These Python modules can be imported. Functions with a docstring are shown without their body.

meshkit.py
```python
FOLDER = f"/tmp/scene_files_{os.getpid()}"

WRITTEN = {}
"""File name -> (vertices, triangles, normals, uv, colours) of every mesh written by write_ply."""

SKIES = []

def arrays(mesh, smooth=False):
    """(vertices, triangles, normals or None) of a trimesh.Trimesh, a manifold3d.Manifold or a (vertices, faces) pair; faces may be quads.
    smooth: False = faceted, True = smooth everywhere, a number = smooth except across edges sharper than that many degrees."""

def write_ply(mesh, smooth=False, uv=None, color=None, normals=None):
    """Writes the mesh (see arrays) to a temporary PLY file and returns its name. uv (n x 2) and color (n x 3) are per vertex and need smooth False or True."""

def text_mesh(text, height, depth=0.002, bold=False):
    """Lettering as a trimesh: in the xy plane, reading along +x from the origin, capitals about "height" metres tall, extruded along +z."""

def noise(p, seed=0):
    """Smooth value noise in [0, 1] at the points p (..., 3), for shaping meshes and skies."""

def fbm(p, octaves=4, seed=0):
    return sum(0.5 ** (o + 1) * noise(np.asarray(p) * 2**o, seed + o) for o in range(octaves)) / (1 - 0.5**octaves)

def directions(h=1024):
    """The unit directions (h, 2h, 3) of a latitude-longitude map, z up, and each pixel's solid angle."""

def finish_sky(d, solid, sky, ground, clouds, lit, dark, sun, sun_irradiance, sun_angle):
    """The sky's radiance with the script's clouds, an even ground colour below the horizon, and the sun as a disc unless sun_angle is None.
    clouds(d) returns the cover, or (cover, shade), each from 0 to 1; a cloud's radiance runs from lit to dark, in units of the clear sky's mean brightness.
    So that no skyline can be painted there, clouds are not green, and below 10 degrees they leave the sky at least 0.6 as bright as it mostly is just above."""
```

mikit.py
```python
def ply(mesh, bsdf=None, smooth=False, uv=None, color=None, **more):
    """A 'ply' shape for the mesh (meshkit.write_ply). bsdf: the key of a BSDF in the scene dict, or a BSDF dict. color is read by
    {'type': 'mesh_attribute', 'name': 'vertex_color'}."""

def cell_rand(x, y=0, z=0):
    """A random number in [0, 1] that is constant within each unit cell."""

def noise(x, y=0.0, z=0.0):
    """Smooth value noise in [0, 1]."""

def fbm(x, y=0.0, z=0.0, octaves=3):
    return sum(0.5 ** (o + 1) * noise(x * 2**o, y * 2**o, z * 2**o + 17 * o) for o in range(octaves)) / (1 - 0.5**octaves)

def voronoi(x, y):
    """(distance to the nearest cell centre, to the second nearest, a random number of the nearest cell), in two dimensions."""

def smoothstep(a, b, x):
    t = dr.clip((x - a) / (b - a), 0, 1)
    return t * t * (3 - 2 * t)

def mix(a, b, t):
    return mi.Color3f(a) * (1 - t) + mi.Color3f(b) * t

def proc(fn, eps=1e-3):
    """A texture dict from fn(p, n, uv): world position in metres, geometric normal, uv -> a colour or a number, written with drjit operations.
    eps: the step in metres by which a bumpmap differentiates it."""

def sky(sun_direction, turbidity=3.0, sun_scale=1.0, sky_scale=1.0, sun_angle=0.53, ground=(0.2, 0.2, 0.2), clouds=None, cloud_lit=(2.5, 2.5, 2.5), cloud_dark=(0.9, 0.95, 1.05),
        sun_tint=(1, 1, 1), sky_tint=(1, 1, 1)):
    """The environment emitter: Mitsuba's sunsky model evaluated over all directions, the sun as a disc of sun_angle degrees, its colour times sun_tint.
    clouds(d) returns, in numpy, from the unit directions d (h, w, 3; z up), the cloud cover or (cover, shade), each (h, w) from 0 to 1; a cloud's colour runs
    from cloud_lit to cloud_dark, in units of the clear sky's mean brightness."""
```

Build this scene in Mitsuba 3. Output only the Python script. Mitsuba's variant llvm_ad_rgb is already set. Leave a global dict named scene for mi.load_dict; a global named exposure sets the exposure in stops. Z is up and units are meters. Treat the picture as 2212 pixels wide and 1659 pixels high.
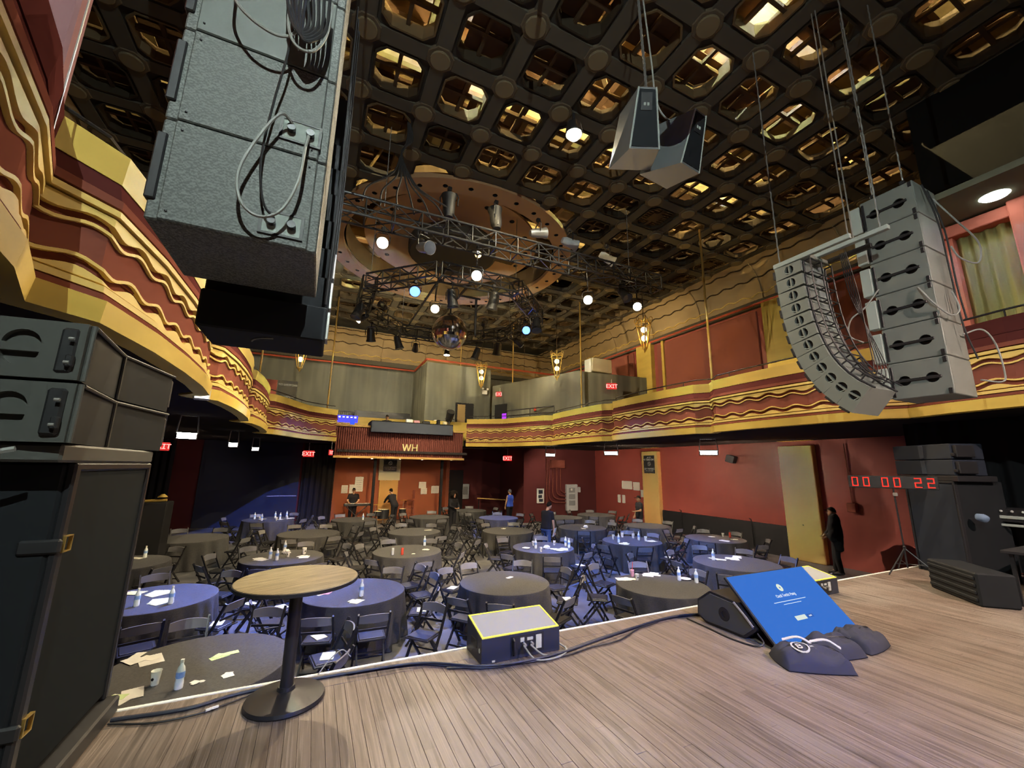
import math, random
import numpy as np, trimesh, manifold3d as m3, shapely
from shapely.geometry import Point, Polygon, box as sbox
import drjit as dr
import mitsuba as mi, mikit, meshkit
from mikit import proc, noise, fbm, cell_rand, smoothstep, mix
T4 = mi.ScalarTransform4f
rng = random.Random(7)
scene, labels = {'type': 'scene'}, {}

# ------------------------------------------------------------------ camera, exposure
exposure = 0.0
CAM = np.array([0, 0, 2.9])
scene['camera'] = {'type': 'perspective', 'fov': 102.98, 'fov_axis': 'x', 'near_clip': 0.05, 'far_clip': 200.0,
    'to_world': T4().look_at(origin=CAM.tolist(), target=(CAM + [0.41906, 0.88554, 0.20051]).tolist(), up=[-0.09963, -0.17466, 0.97958])}

# ------------------------------------------------------------------ lamps that light the hall (their housings are built further down)
def spot(key, o, t, rgb, cut, beam=None, w=1.0):
    o, t = np.asarray(o, float), np.asarray(t, float); o = o + (t - o) / np.linalg.norm(t - o) * .34   # at the mouth of its housing
    scene[key] = {'type': 'spot', 'to_world': T4().look_at(origin=list(map(float, o)), target=list(map(float, t)), up=[0.13, 0.2, 0.97] if abs(o[0]-t[0])+abs(o[1]-t[1]) > .3 else [0, 1, 0]),
                  'intensity': {'type': 'rgb', 'value': list(map(float, rgb))}, 'cutoff_angle': float(cut), 'beam_width': float(beam or cut * .6), 'sampling_weight': float(w)}
def point(key, o, rgb, w=1.0):
    scene[key] = {'type': 'point', 'position': list(map(float, o)), 'intensity': {'type': 'rgb', 'value': list(map(float, rgb))}, 'sampling_weight': float(w)}
WARM, WHITE, COOL, AMBER = np.array([1, .72, .42]), np.array([1, .9, .75]), np.array([.86, 1, .92]), np.array([1, .45, .15])
# stage work light high behind the camera, cool and slightly green
WORK = (-.6, -3.4, 8.4)
spot('light_work', WORK, (1.2, 4.0, 3.4), COOL * 150, 75, 50, 5)
WORK2 = (6.5, -3.4, 7.6)
spot('light_work_right', WORK2, (6.2, 2.4, 1.2), np.array([1, .74, .60]) * 330, 46, 18, 4)
spot('light_stage_blue', (2.6, -3.2, 5.6), (2.6, 3.6, 1.2), np.array([.05, .14, 1]) * 150, 24, 13, 1.2)
spot('light_bar_near', (1.0, .6, 8.2), (-.9, 5.9, .8), np.array([.92, 1, .95]) * 110, 11, 7, 1.5)
# four warm profile lamps on the long truss, aimed back at the stage and the side balconies
TRUSS_LAMPS = [(0.95, 9.35, 8.05), (3.35, 9.35, 7.75), (6.85, 9.3, 7.75), (8.75, 9.3, 7.9)]
for i, (p, t) in enumerate(zip(TRUSS_LAMPS, [(-2.2, 6.0, 4.4), (3.0, 1.5, 1.2), (6.0, 1.5, 1.2), (10.6, 6.5, 4.6)])):
    spot('light_truss_%d' % i, p, t, np.array([1, .78, .5]) * (120 if i in (0, 3) else 50), 52, 30, 2)
# flood lamp under the ceiling
FLOOD = (4.62, 6.65, 10.4)
spot('light_flood', FLOOD, (2.5, 9.0, 0.0), np.array([1, .84, .54]) * 190, 70, 40, 4)
spot('fill_rear', (4.9, 17.25, 8.0), (4.6, 16.6, 0.0), np.array([1, .84, .56]) * 150, 72, 40, 2)  # rear lamps from here on are fill added to brighten the hall
spot('fill_rear_up', (6.3, 16.4, 9.25), (7.5, 18.5, 11.0), np.array([1, .8, .48]) * 130, 85, 70, 1)
spot('fill_rear_up_left', (1.9, 16.4, 9.25), (.5, 18.5, 11.0), np.array([1, .8, .48]) * 110, 85, 70, 1)
spot('fill_rear_back', (3.5, 17.35, 8.0), (4.6, 24.0, 5.6), np.array([1, .86, .55]) * 75, 68, 40, 2)
spot('fill_rear_right', (7.15, 14.6, 8.0), (12.6, 15.4, 5.2), np.array([1, .8, .5]) * 130, 60, 40, 2)
spot('fill_rear_left', (1.05, 14.6, 8.0), (-3.4, 13.0, 5.0), np.array([1, .8, .5]) * 100, 60, 40, 2)
# blue lamps of the octagon truss: each throws pools of blue on the tables
BLUE = [(2.25, 11.75, 8.1), (6.75, 13.2, 8.05), (1.5, 12.5, 8.05), (5.9, 11.4, 8.05)]
BT = [((-1.9, 8.9, .75), 13), ((0.95, 7.9, .75), 15), ((-.5, 9.3, 0), 14), ((9.0, 9.4, .5), 24), ((5.9, 10.6, .6), 14), ((7.6, 17, .75), 10), ((-1.2, 21, .8), 14), ((5.4, 8.6, 0), 14)]
for i, (t, c) in enumerate(BT):
    p = BLUE[(2, 0, 2, 1, 3, 1, 0, 3)[i]]
    spot('light_blue_%d' % i, p, t, np.array([.10, .22, 1]) * (900, 700, 400, 520, 260, 500, 700, 450)[i], c, c * .6, 2.5)
# front bar over the stage: blue and warm lamps on the seats that face the stage
BAR = [(1.0, .6, 8.2), (2.3, .6, 8.2), (3.6, .6, 8.2), (5.4, .6, 8.2)]
spot('light_bar_blue', BAR[2], (8.4, 9.6, .8), np.array([.10, .26, 1]) * 700, 14, 9, 2.5)
spot('light_bar_blue_left', BAR[0], (3.1, 8.9, .8), np.array([.10, .26, 1]) * 450, 7, 5, 2)
spot('light_bar_warm', BAR[1], (2.7, 15.2, .6), np.array([1, .74, .36]) * 800, 17, 12, 2.5)
spot('light_bar_warm_front', BAR[3], (4.3, 8.6, .8), np.array([1, .76, .40]) * 450, 10, 6, 2)
# warm lamps in the roof space, seen through the coffers
for i, (x, y, s) in enumerate([(8.59, 3.95, 2.0), (7.17, 2.54, 1.4), (5.75, 3.95, 1.2), (2.2, 6.77, .9), (7.17, 9.59, .15), (0.07, 18.0, .7), (-4.2, 5.36, .2), (11.4, 8.18, .15)]):
    point('light_roof_%d' % i, (x, y, 11.62), np.array([1, .78, .38]) * 140 * s, 2.5)
# lamp in the soffit above the right box
spot('light_box_soffit', (10.75, 2.2, 7.84), (10.4, 2.3, 3), np.array([.93, 1, .8]) * 26, 85, 70, 1)
# glow of the street lanterns on the balcony
LANTERNS = [(-1.05, 20.87, 7.85), (7.97, 20.87, 7.93), (10.3, 16.64, 7.85), (11.43, 11.85, 8.2)]
for i, p in enumerate(LANTERNS):
    point('light_lantern_%d' % i, p, np.array([1, .68, .22]) * 13, .7)
# floods under the balconies
FLOODS = [(-2.7, 11.7, 3.5), (-2.5, 16.4, 3.5), (-2.3, 20.4, 3.5), (10.9, 18.3, 3.55), (11.4, 14.1, 3.55), (12.2, 9.9, 3.5)]
for i, (p, s) in enumerate(zip(FLOODS, (5, 4, 4, 14, 36, 68))):
    q = (-7, p[1] + .6, .6) if i < 3 else ((13.0, 20.3, .9), (15.2, 15.6, .8), (15.2, 10.6, .6))[i - 3]
    spot('light_underbalcony_%d' % i, p, q, np.array([1, .80, .56]) * s, 80, 55, 1.4 if i > 2 else .4)
# small downlights in the underside of the mixing booth
DOWN = [(1.5, 21.5, 3.2), (2.7, 22.6, 3.2), (3.95, 21.6, 3.2), (5.3, 22.5, 3.2), (6.6, 21.4, 3.2)]
for i, p in enumerate(DOWN):
    spot('light_booth_%d' % i, p, (p[0], 23.3, .4), np.array([1, .55, .25]) * 6, 62, 30, .5)

# ------------------------------------------------------------------ materials
def rgb(*c): return {'type': 'rgb', 'value': list(map(float, c))}
def dif(k, *c): scene[k] = {'type': 'twosided', 'b': {'type': 'diffuse', 'reflectance': rgb(*c)}}
def pri(k, c, rough=.5, metal=0., spec=.5, **kw):
    scene[k] = {'type': 'twosided', 'b': {'type': 'principled', 'base_color': rgb(*c) if not isinstance(c, dict) else c, 'roughness': float(rough), 'metallic': float(metal), 'specular': float(spec), **kw}}
def glow(c): return {'type': 'area', 'radiance': rgb(*c), 'sampling_weight': 0.06}
def wood(p, n, uv):
    b = dr.floor(p.x / .078)
    t = cell_rand(b, dr.floor(p.y / 2.3 + cell_rand(b, 5) * 7), 2)
    g = fbm(p.x * 90, p.y * 3.0 + t * 40, 0, 3)
    w = fbm(p.x * 1.3 + 7, p.y * 1.1, 3, 3)
    s = smoothstep(.52, .74, fbm(p.x * 34 + fbm(p.x * 3, p.y * 2, 1, 2) * 3, p.y * 2.0, 9, 3))
    c = mix((.075, .056, .045), (.185, .142, .118), .6 * g + .4 * t)
    c = mix(c, mi.Color3f(.22, .195, .175), smoothstep(.45, .75, w) * .5)
    l = smoothstep(.60, .72, fbm(p.x * 150, p.y * 2.2, 5, 2)); c = mix(c, mi.Color3f(.045, .034, .028), s * .42)
    return mix(c, mi.Color3f(.27, .22, .19), l * .33)
def wood_h(p, n, uv): return fbm(p.x * 80, p.y * 4, 0, 2) * .0012
scene['m_board'] = {'type': 'bumpmap', 'arbitrary': proc(wood_h, 2e-3), 'scale': 1.0, 'b': {'type': 'principled', 'base_color': proc(wood), 'roughness': .42, 'specular': .45}}
scene['m_board'] = {'type': 'twosided', 'b': {'type': 'principled', 'base_color': proc(wood), 'roughness': .42, 'specular': .45}}
def grey_wall(p, n, uv):
    k = fbm(p.x * .9, p.y * .9, p.z * .35, 3); v = fbm(p.x * 5, p.y * 5, p.z * .25, 2)
    return mix((.075, .08, .07), (.16, .165, .135), smoothstep(.25, .75, k * .6 + v * .4))
pri('m_greywall', proc(grey_wall), .7)
def roof_mat(p, n, uv):
    k = fbm(p.x * 2, p.y * 2, p.z * 2, 3)
    return mix((.20, .145, .06), (.46, .35, .16), k)
pri('m_roof', proc(roof_mat), .8)
def cove(p, n, uv):
    k = fbm(p.x * .8, p.y * .8, p.z * 1.5, 3)
    return mix((.20, .14, .07), (.36, .26, .13), k)
pri('m_cove', proc(cove), .7)
def floor_mat(p, n, uv):
    k = fbm(p.x * 1.1, p.y * 1.1, 0, 4)
    return mix((.045, .046, .05), (.11, .108, .11), smoothstep(.3, .75, k))
pri('m_floor', proc(floor_mat), .55)
def gold_paint(p, n, uv):
    k = fbm(p.x * 1.2, p.y * 1.2, p.z * 4, 3)
    return mix((.50, .34, .06), (.66, .49, .11), k)
pri('m_gold', proc(gold_paint), .55)
def pale_paint(p, n, uv):
    k = fbm(p.x * 1.7, p.y * 1.7, p.z * 3, 3)
    return mix((.54, .38, .10), (.68, .51, .16), k)
pri('m_pale', proc(pale_paint), .55)
def red_wall(p, n, uv):
    k = fbm(p.x * .7, p.y * .7, p.z * .7, 3)
    return mix((.19, .035, .03), (.27, .055, .042), k)
pri('m_red', proc(red_wall), .6)
def cloth_weave(p, n, uv):
    k = fbm(p.x * 60, p.y * 60, p.z * 60, 2)
    return mix((.034, .034, .036), (.056, .055, .054), k)
scene['m_cloth'] = {'type': 'twosided', 'b': {'type': 'principled', 'base_color': proc(cloth_weave), 'roughness': .75, 'specular': .3, 'sheen': .6}}
def spk(p, n, uv):
    k = fbm(p.x * 130, p.y * 130, p.z * 130, 2)
    return mix((.055, .06, .058), (.13, .14, .135), smoothstep(.3, .75, k))
pri('m_speaker', proc(spk), .6)
def table_wood(p, n, uv):
    k = fbm(p.x * 6 + p.y * 2, p.y * 55 - p.x * 22, 0, 3)
    return mix((.11, .085, .045), (.25, .195, .11), k)
pri('m_tabletop', proc(table_wood), .35)
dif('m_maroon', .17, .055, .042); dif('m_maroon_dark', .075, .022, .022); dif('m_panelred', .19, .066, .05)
dif('m_beam', .068, .062, .05); dif('m_lip', .10, .072, .04); dif('m_lip_shaded', .035, .028, .02); dif('m_bar', .06, .04, .024); dif('m_disc', .14, .115, .072); dif('m_collar', .09, .072, .05); dif('m_emit', .01, .01, .01); dif('m_fascia', .009, .009, .009); dif('m_mauve', .28, .15, .16); dif('m_ring', .36, .22, .12)
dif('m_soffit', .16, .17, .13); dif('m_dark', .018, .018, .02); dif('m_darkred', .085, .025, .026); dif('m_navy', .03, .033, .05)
pri('m_chair', (.012, .012, .013), .4); pri('m_chairback_lit', (.13, .13, .135), .4); pri('m_black', (.015, .015, .017), .5); pri('m_metal', (.03, .03, .034), .35, .4)  # chair backs: same black plastic, colour lightened for the light they catch
pri('m_truss', (.05, .052, .056), .3, .5); pri('m_steel', (.6, .6, .58), .3, 1.); pri('m_cable', (.02, .02, .022), .45); pri('m_cable_grey', (.30, .30, .29), .5)
dif('m_white', .78, .78, .74); dif('m_paper', .80, .79, .72); dif('m_cream', .72, .66, .45); dif('m_pipe', .46, .10, .06); pri('m_brass', (.75, .52, .16), .35, .9)
dif('m_orangewall', .25, .09, .055); dif('m_tan', .30, .21, .10); dif('m_ochre', .62, .38, .14); dif('m_slat', .15, .05, .04); dif('m_jean', .05, .08, .19); dif('m_skin', .45, .26, .17); dif('m_hair', .012, .01, .009)
dif('m_shirt', .02, .02, .024); dif('m_blueshirt', .05, .10, .55); dif('m_curtain', .22, .21, .09); dif('m_redframe', .50, .16, .12); dif('m_yellowtape', .82, .80, .12)
dif('m_carpet', .20, .205, .21); dif('m_greenwhite', .45, .5, .45); dif('m_bag', .05, .052, .07); dif('m_logo', .42, .42, .46); dif('m_dj', .06, .068, .09); dif('m_blueglow', .02, .03, .3)
dif('m_redplastic', .6, .08, .05); dif('m_greycab', .55, .57, .58); dif('m_pink', .7, .35, .4); dif('m_greenpaper', .55, .68, .35); pri('m_mirror', (.75, .75, .78), .08, 1.)
scene['m_water'] = {'type': 'thindielectric'}
pri('m_bottle', (.80, .86, .90), .12, 0., .8)
scene['m_glass'] = {'type': 'thindielectric'}
dif('m_lit', .8, .8, .8)

# ------------------------------------------------------------------ mesh helpers
def cat(*ms):
    v, f, n = [], [], 0
    for m in ms:
        if hasattr(m, 'vertices'): m = (np.asarray(m.vertices), np.asarray(m.faces))
        v.append(np.asarray(m[0], float)); f.append(np.asarray(m[1], int) + n); n += len(m[0])
    return np.vstack(v), np.vstack(f)
def man(m):
    x = m.to_mesh(); return x.vert_properties[:, :3].astype(float), x.tri_verts.astype(int)
BF = np.array([[0,2,1],[0,3,2],[4,5,6],[4,6,7],[0,1,5],[0,5,4],[1,2,6],[1,6,5],[2,3,7],[2,7,6],[3,0,4],[3,4,7]])
def bx(x0, x1, y0, y1, z0, z1):
    return np.array([[x0,y0,z0],[x1,y0,z0],[x1,y1,z0],[x0,y1,z0],[x0,y0,z1],[x1,y0,z1],[x1,y1,z1],[x0,y1,z1]], float), BF
def cb(x0, x1, y0, y1, z0, z1, c=.006):
    """a box with chamfered edges"""
    p = []
    for ix in (0, 1):
        for iy in (0, 1):
            for iz in (0, 1):
                s = [1 if not k else -1 for k in (ix, iy, iz)]; b = [(x0, x1)[ix], (y0, y1)[iy], (z0, z1)[iz]]
                for a in range(3): p.append([b[k] + (0 if k == a else s[k] * c) for k in range(3)])
    return man(m3.Manifold.hull_points(np.array(p)))
def hexa(p): return np.array(p, float), BF
def frame(d):
    d = np.asarray(d, float); d = d / np.linalg.norm(d)
    a = np.cross(d, [0, 0, 1] if abs(d[2]) < .9 else [1, 0, 0]); a /= np.linalg.norm(a)
    return d, a, np.cross(a, d)
def bar(p, q, w, h=None):
    """a square bar; w across, h along the upward side"""
    p, q = np.asarray(p, float), np.asarray(q, float); d, a, b = frame(q - p); h = h or w
    return hexa([o + sa * a * w / 2 + sb * b * h / 2 for o in (p, q) for sa, sb in ((-1, -1), (1, -1), (1, 1), (-1, 1))])
def tube(pts, r, n=6, cap=True):
    p = np.asarray(pts, float); t = np.gradient(p, axis=0); t /= np.linalg.norm(t, axis=1, keepdims=True) + 1e-12
    a = np.cross(t[0], [0, 0, 1] if abs(t[0][2]) < .9 else [1, 0, 0]); A = []
    for k in t:
        a = a - k * np.dot(a, k); a /= np.linalg.norm(a) + 1e-12; A.append(a)
    A = np.array(A); B = np.cross(t, A); w = np.arange(n) * 2 * np.pi / n; r = np.broadcast_to(r, (len(p),))
    v = p[:, None] + r[:, None, None] * (np.cos(w)[None, :, None] * A[:, None] + np.sin(w)[None, :, None] * B[:, None])
    f = []
    for i in range(len(p) - 1):
        for j in range(n):
            k = (j + 1) % n; f += [[i*n+j, i*n+k, (i+1)*n+k], [i*n+j, (i+1)*n+k, (i+1)*n+j]]
    v = v.reshape(-1, 3)
    if cap:
        m = len(v); v = np.vstack([v, p[0], p[-1]])
        for j in range(n): k = (j + 1) % n; f += [[m, k, j], [m + 1, (len(p)-1)*n + j, (len(p)-1)*n + k]]
    return v, np.array(f)
def rod(p, q, r, n=8): return tube([p, q], r, n)
def curve(pts, k=8):
    """a smooth line through the points (Catmull-Rom)"""
    p = np.asarray(pts, float); e = np.vstack([2*p[0]-p[1], p, 2*p[-1]-p[-2]]); o = []
    for i in range(len(p) - 1):
        a, b, c, d = e[i:i+4]
        for t in np.arange(k) / k: o.append(.5*((2*b) + (c-a)*t + (2*a-5*b+4*c-d)*t*t + (3*b-a-3*c+d)*t**3))
    return np.array(o + [p[-1]])
def lathe(prof, n=20, o=(0, 0, 0)):
    prof = np.asarray(prof, float); w = np.arange(n) * 2 * np.pi / n
    v = np.stack([prof[:, 0, None] * np.cos(w), prof[:, 0, None] * np.sin(w), np.broadcast_to(prof[:, 1, None], (len(prof), n))], -1).reshape(-1, 3) + np.asarray(o, float)
    f = []
    for i in range(len(prof) - 1):
        for j in range(n):
            k = (j + 1) % n; f += [[i*n+j, i*n+k, (i+1)*n+k], [i*n+j, (i+1)*n+k, (i+1)*n+j]]
    return v, np.array(f)
def ext(poly, z0, z1):
    """a shapely polygon raised from z0 to z1"""
    gs = getattr(poly, 'geoms', [poly]); out = []
    for g in gs:
        m = trimesh.creation.extrude_polygon(g, z1 - z0, engine='earcut'); out.append((np.asarray(m.vertices) + [0, 0, z0], np.asarray(m.faces)))
    return cat(*out)
def mv(m, o=(0, 0, 0), rz=0, rx=0, ry=0, s=1.):
    if hasattr(m, 'vertices'): m = (np.asarray(m.vertices), np.asarray(m.faces))
    v = np.asarray(m[0], float) * s
    for ang, (i, j) in ((rx, (1, 2)), (ry, (2, 0)), (rz, (0, 1))):
        if ang:
            c, sn = math.cos(ang), math.sin(ang); a, b = v[:, i].copy(), v[:, j].copy(); v[:, i], v[:, j] = c*a - sn*b, sn*a + c*b
    return v + np.asarray(o, float), m[1]
def axes(m, o, X, Y):
    """local x, y, z laid along world X, Y and X x Y at o"""
    X, Y = np.asarray(X, float), np.asarray(Y, float); X = X / np.linalg.norm(X); Y = Y / np.linalg.norm(Y); Z = np.cross(X, Y)
    if hasattr(m, 'vertices'): m = (np.asarray(m.vertices), np.asarray(m.faces))
    v = np.asarray(m[0], float); return v[:, :1]*X + v[:, 1:2]*Y + v[:, 2:3]*Z + np.asarray(o, float), m[1]
def ball(c, r, seg=12):
    m = trimesh.creation.uv_sphere(r, count=[seg // 2 + 1, seg]); return np.asarray(m.vertices) + np.asarray(c), np.asarray(m.faces)
def text(t, h, o, X, Y, d=.004, bold=True, center=True):
    m = meshkit.text_mesh(t, h, d, bold); v = np.asarray(m.vertices).copy()
    if center: v[:, 0] -= (v[:, 0].min() + v[:, 0].max()) / 2
    return axes((v, np.asarray(m.faces)), o, X, Y)

# ------------------------------------------------------------------ entries of the scene
COUNT = {}
def uniq(k):
    n = COUNT.get(k, -1) + 1; COUNT[k] = n
    return k if n == 0 else '%s_%03d' % (k, n)
def thing(name, label, cat_, group=None, mesh=None, bsdf=None, smooth=False, **kw):
    k = uniq(name); labels[k] = {'label': label, 'category': cat_}
    if group: labels[k]['group'] = group
    if mesh is not None: scene[k] = mikit.ply(mesh, bsdf, smooth, **kw)
    return k
def struct(name, mesh=None, bsdf=None, smooth=False, label=None):
    k = uniq(name); labels[k] = {'kind': 'structure'}
    if label: labels[k]['label'] = label
    if mesh is not None: scene[k] = mikit.ply(mesh, bsdf, smooth)
    return k
def part(parent, name, mesh, bsdf, smooth=False, label=None, kind=None, **kw):
    k = uniq(parent + '__' + name); scene[k] = mikit.ply(mesh, bsdf, smooth, **kw)
    if label or kind: labels[k] = {**({'label': label} if label else {}), **({'kind': kind} if kind else {})}
    return k
def copy(proto, name, label, cat_, group, M, skip=()):
    """one more of a thing whose parts are [(name, ply dict, label)]: each part under the copy's own key"""
    k = uniq(name); labels[k] = {'label': label, 'category': cat_}
    if group: labels[k]['group'] = group
    for pn, d, lb in proto:
        if pn in skip: continue
        kk = uniq(k + '__' + pn); scene[kk] = {**d, 'to_world': M}
        if lb: labels[kk] = {'label': lb}
    return k
def place(x, y, z=0, rz=0, s=1.0): return T4().translate([float(x), float(y), float(z)]).rotate([0, 0, 1], float(math.degrees(rz))).scale(float(s))
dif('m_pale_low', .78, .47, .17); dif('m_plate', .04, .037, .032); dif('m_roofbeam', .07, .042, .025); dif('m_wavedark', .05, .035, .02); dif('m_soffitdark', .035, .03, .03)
dif('m_letter', .75, .66, .34); dif('m_exitred', .5, .05, .04); pri('m_lensdark', (.05, .06, .09), .1); pri('m_steelgrey', (.42, .42, .41), .4, .7); pri('m_brassglow', (.80, .56, .16), .35, .6)
pri('m_speakersmooth', (.075, .085, .08), .5); pri('m_speaker2', (.15, .165, .155), .5); pri('m_speaker3', (.12, .13, .135), .55); pri('m_speakerdark', (.010, .012, .015), .7, 0., .22); dif('m_greywhite', .36, .4, .38)
pri('m_grille', (.008, .011, .014), .85, 0., .12); pri('m_grilleblue', (.014, .019, .032), .6, 0., .3); pri('m_sidepanel', (.07, .072, .066), .5); pri('m_cablegrey', (.26, .27, .26), .5)
pri('m_bluebox', (.02, .024, .04), .45); dif('m_greytop', .30, .31, .32); dif('m_strap', .5, .5, .54); pri('m_cableblue', (.018, .022, .04), .45)
pri('m_bluelabel', (.25, .4, .75), .4)
dif('m_capgrey', .09, .09, .11); dif('m_greydark', .22, .23, .24)

dif('m_bluecloth', .16, .22, .34)
pri('m_chain', (.25, .25, .245), .4, .6)

# ================================================================== the setting
def mirror(m): return np.asarray(m[0]) * [-1, 1, 1] + [8.2, 0, 0], np.asarray(m[1])[:, ::-1]
struct('floor', bx(-7.4, 15.6, 4.0, 25.9, -.1, 0), 'm_floor')
# --- stage: deck with boards running to the hall, header board along the edge
st = struct('floor_stage', bx(-3, 11.6, -6, 4.09, .9, 1.172), 'm_dark', label='raised wooden stage of worn narrow boards')
for i in range(-33, 145):
    x = i * .078
    cuts = [-1.0 if x < 6 else .6, 3.86]
    if rng.random() < .55 and len(scene) < 900: cuts.insert(1, rng.uniform(1.9, 3.2))
    for a, b in zip(cuts, cuts[1:]):
        t = 1.2 + rng.uniform(-.0012, .0006)
        part(st, 'board', cb(x + .0006, x + .0774, a + .001, b - .001, 1.17, t, .0014), 'm_board')
for i in range(8): part(st, 'edge_board', cb(-3 + i * 1.825 + .001, -3 + (i + 1) * 1.825 - .001, 3.862, 4.072, 1.17, 1.2, .003), 'm_board')
struct('trim_1', cb(-1.15, 11.6, 4.074, 4.105, 1.185, 1.206, .004), 'm_white', label='white edging strip along the front of the stage')
struct('wall_stage', bx(-3, 11.6, 4.04, 4.09, 0, 1.18), 'm_dark')
# --- walls
struct('wall_left', bx(-7.4, -7, -6, 25.9, 0, 13.4), 'm_darkred')
wr = struct('wall_right', bx(15.2, 15.6, -6, 25.9, 0, 11.05), 'm_red')
struct('wall_roof', cat(bx(15.2, 15.6, -6, 25.9, 11.06, 13.4), bx(-6.99, 15.2, 25.4, 25.49, 11.25, 13.2)), 'm_roofbeam')
struct('wall_rear_stage', bx(-7.4, 15.6, -6.4, -6, 0, 13.4), 'm_dark')
struct('wall_back', bx(-7.4, 15.6, 25.5, 25.9, 3.9, 13.4), 'm_greywall')
struct('wall_back_lower', cat(bx(-7.4, 1.05, 23.5, 23.9, 0, 3.98), bx(7.05, 10.5, 23.5, 23.9, 0, 3.98), bx(10.4, 15.3, 20.3, 20.6, 0, 3.98), bx(10.4, 10.7, 20.3, 23.6, 0, 3.98)), 'm_darkred')
struct('wall_alcove', cat(bx(1.05, 7.05, 24.0, 24.2, 0, 3.98), bx(.95, 1.15, 23.4, 24.1, 0, 3.98), bx(6.95, 7.15, 23.4, 24.1, 0, 3.98)), 'm_orangewall')
struct('door_1', cat(bx(3.35, 4.35, 23.86, 24.0, 0, 2.1)), 'm_ochre')
struct('trim_2', cat(bx(3.27, 4.43, 23.88, 24.0, 2.1, 2.52), bx(3.27, 4.43, 23.88, 24.0, 2.52, 3.5)), 'm_cream', label='cream panel over the ochre door')
struct('door_2', bx(6.98, 8.0, 23.42, 23.5, 0, 2.7), 'm_dark')
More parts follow.
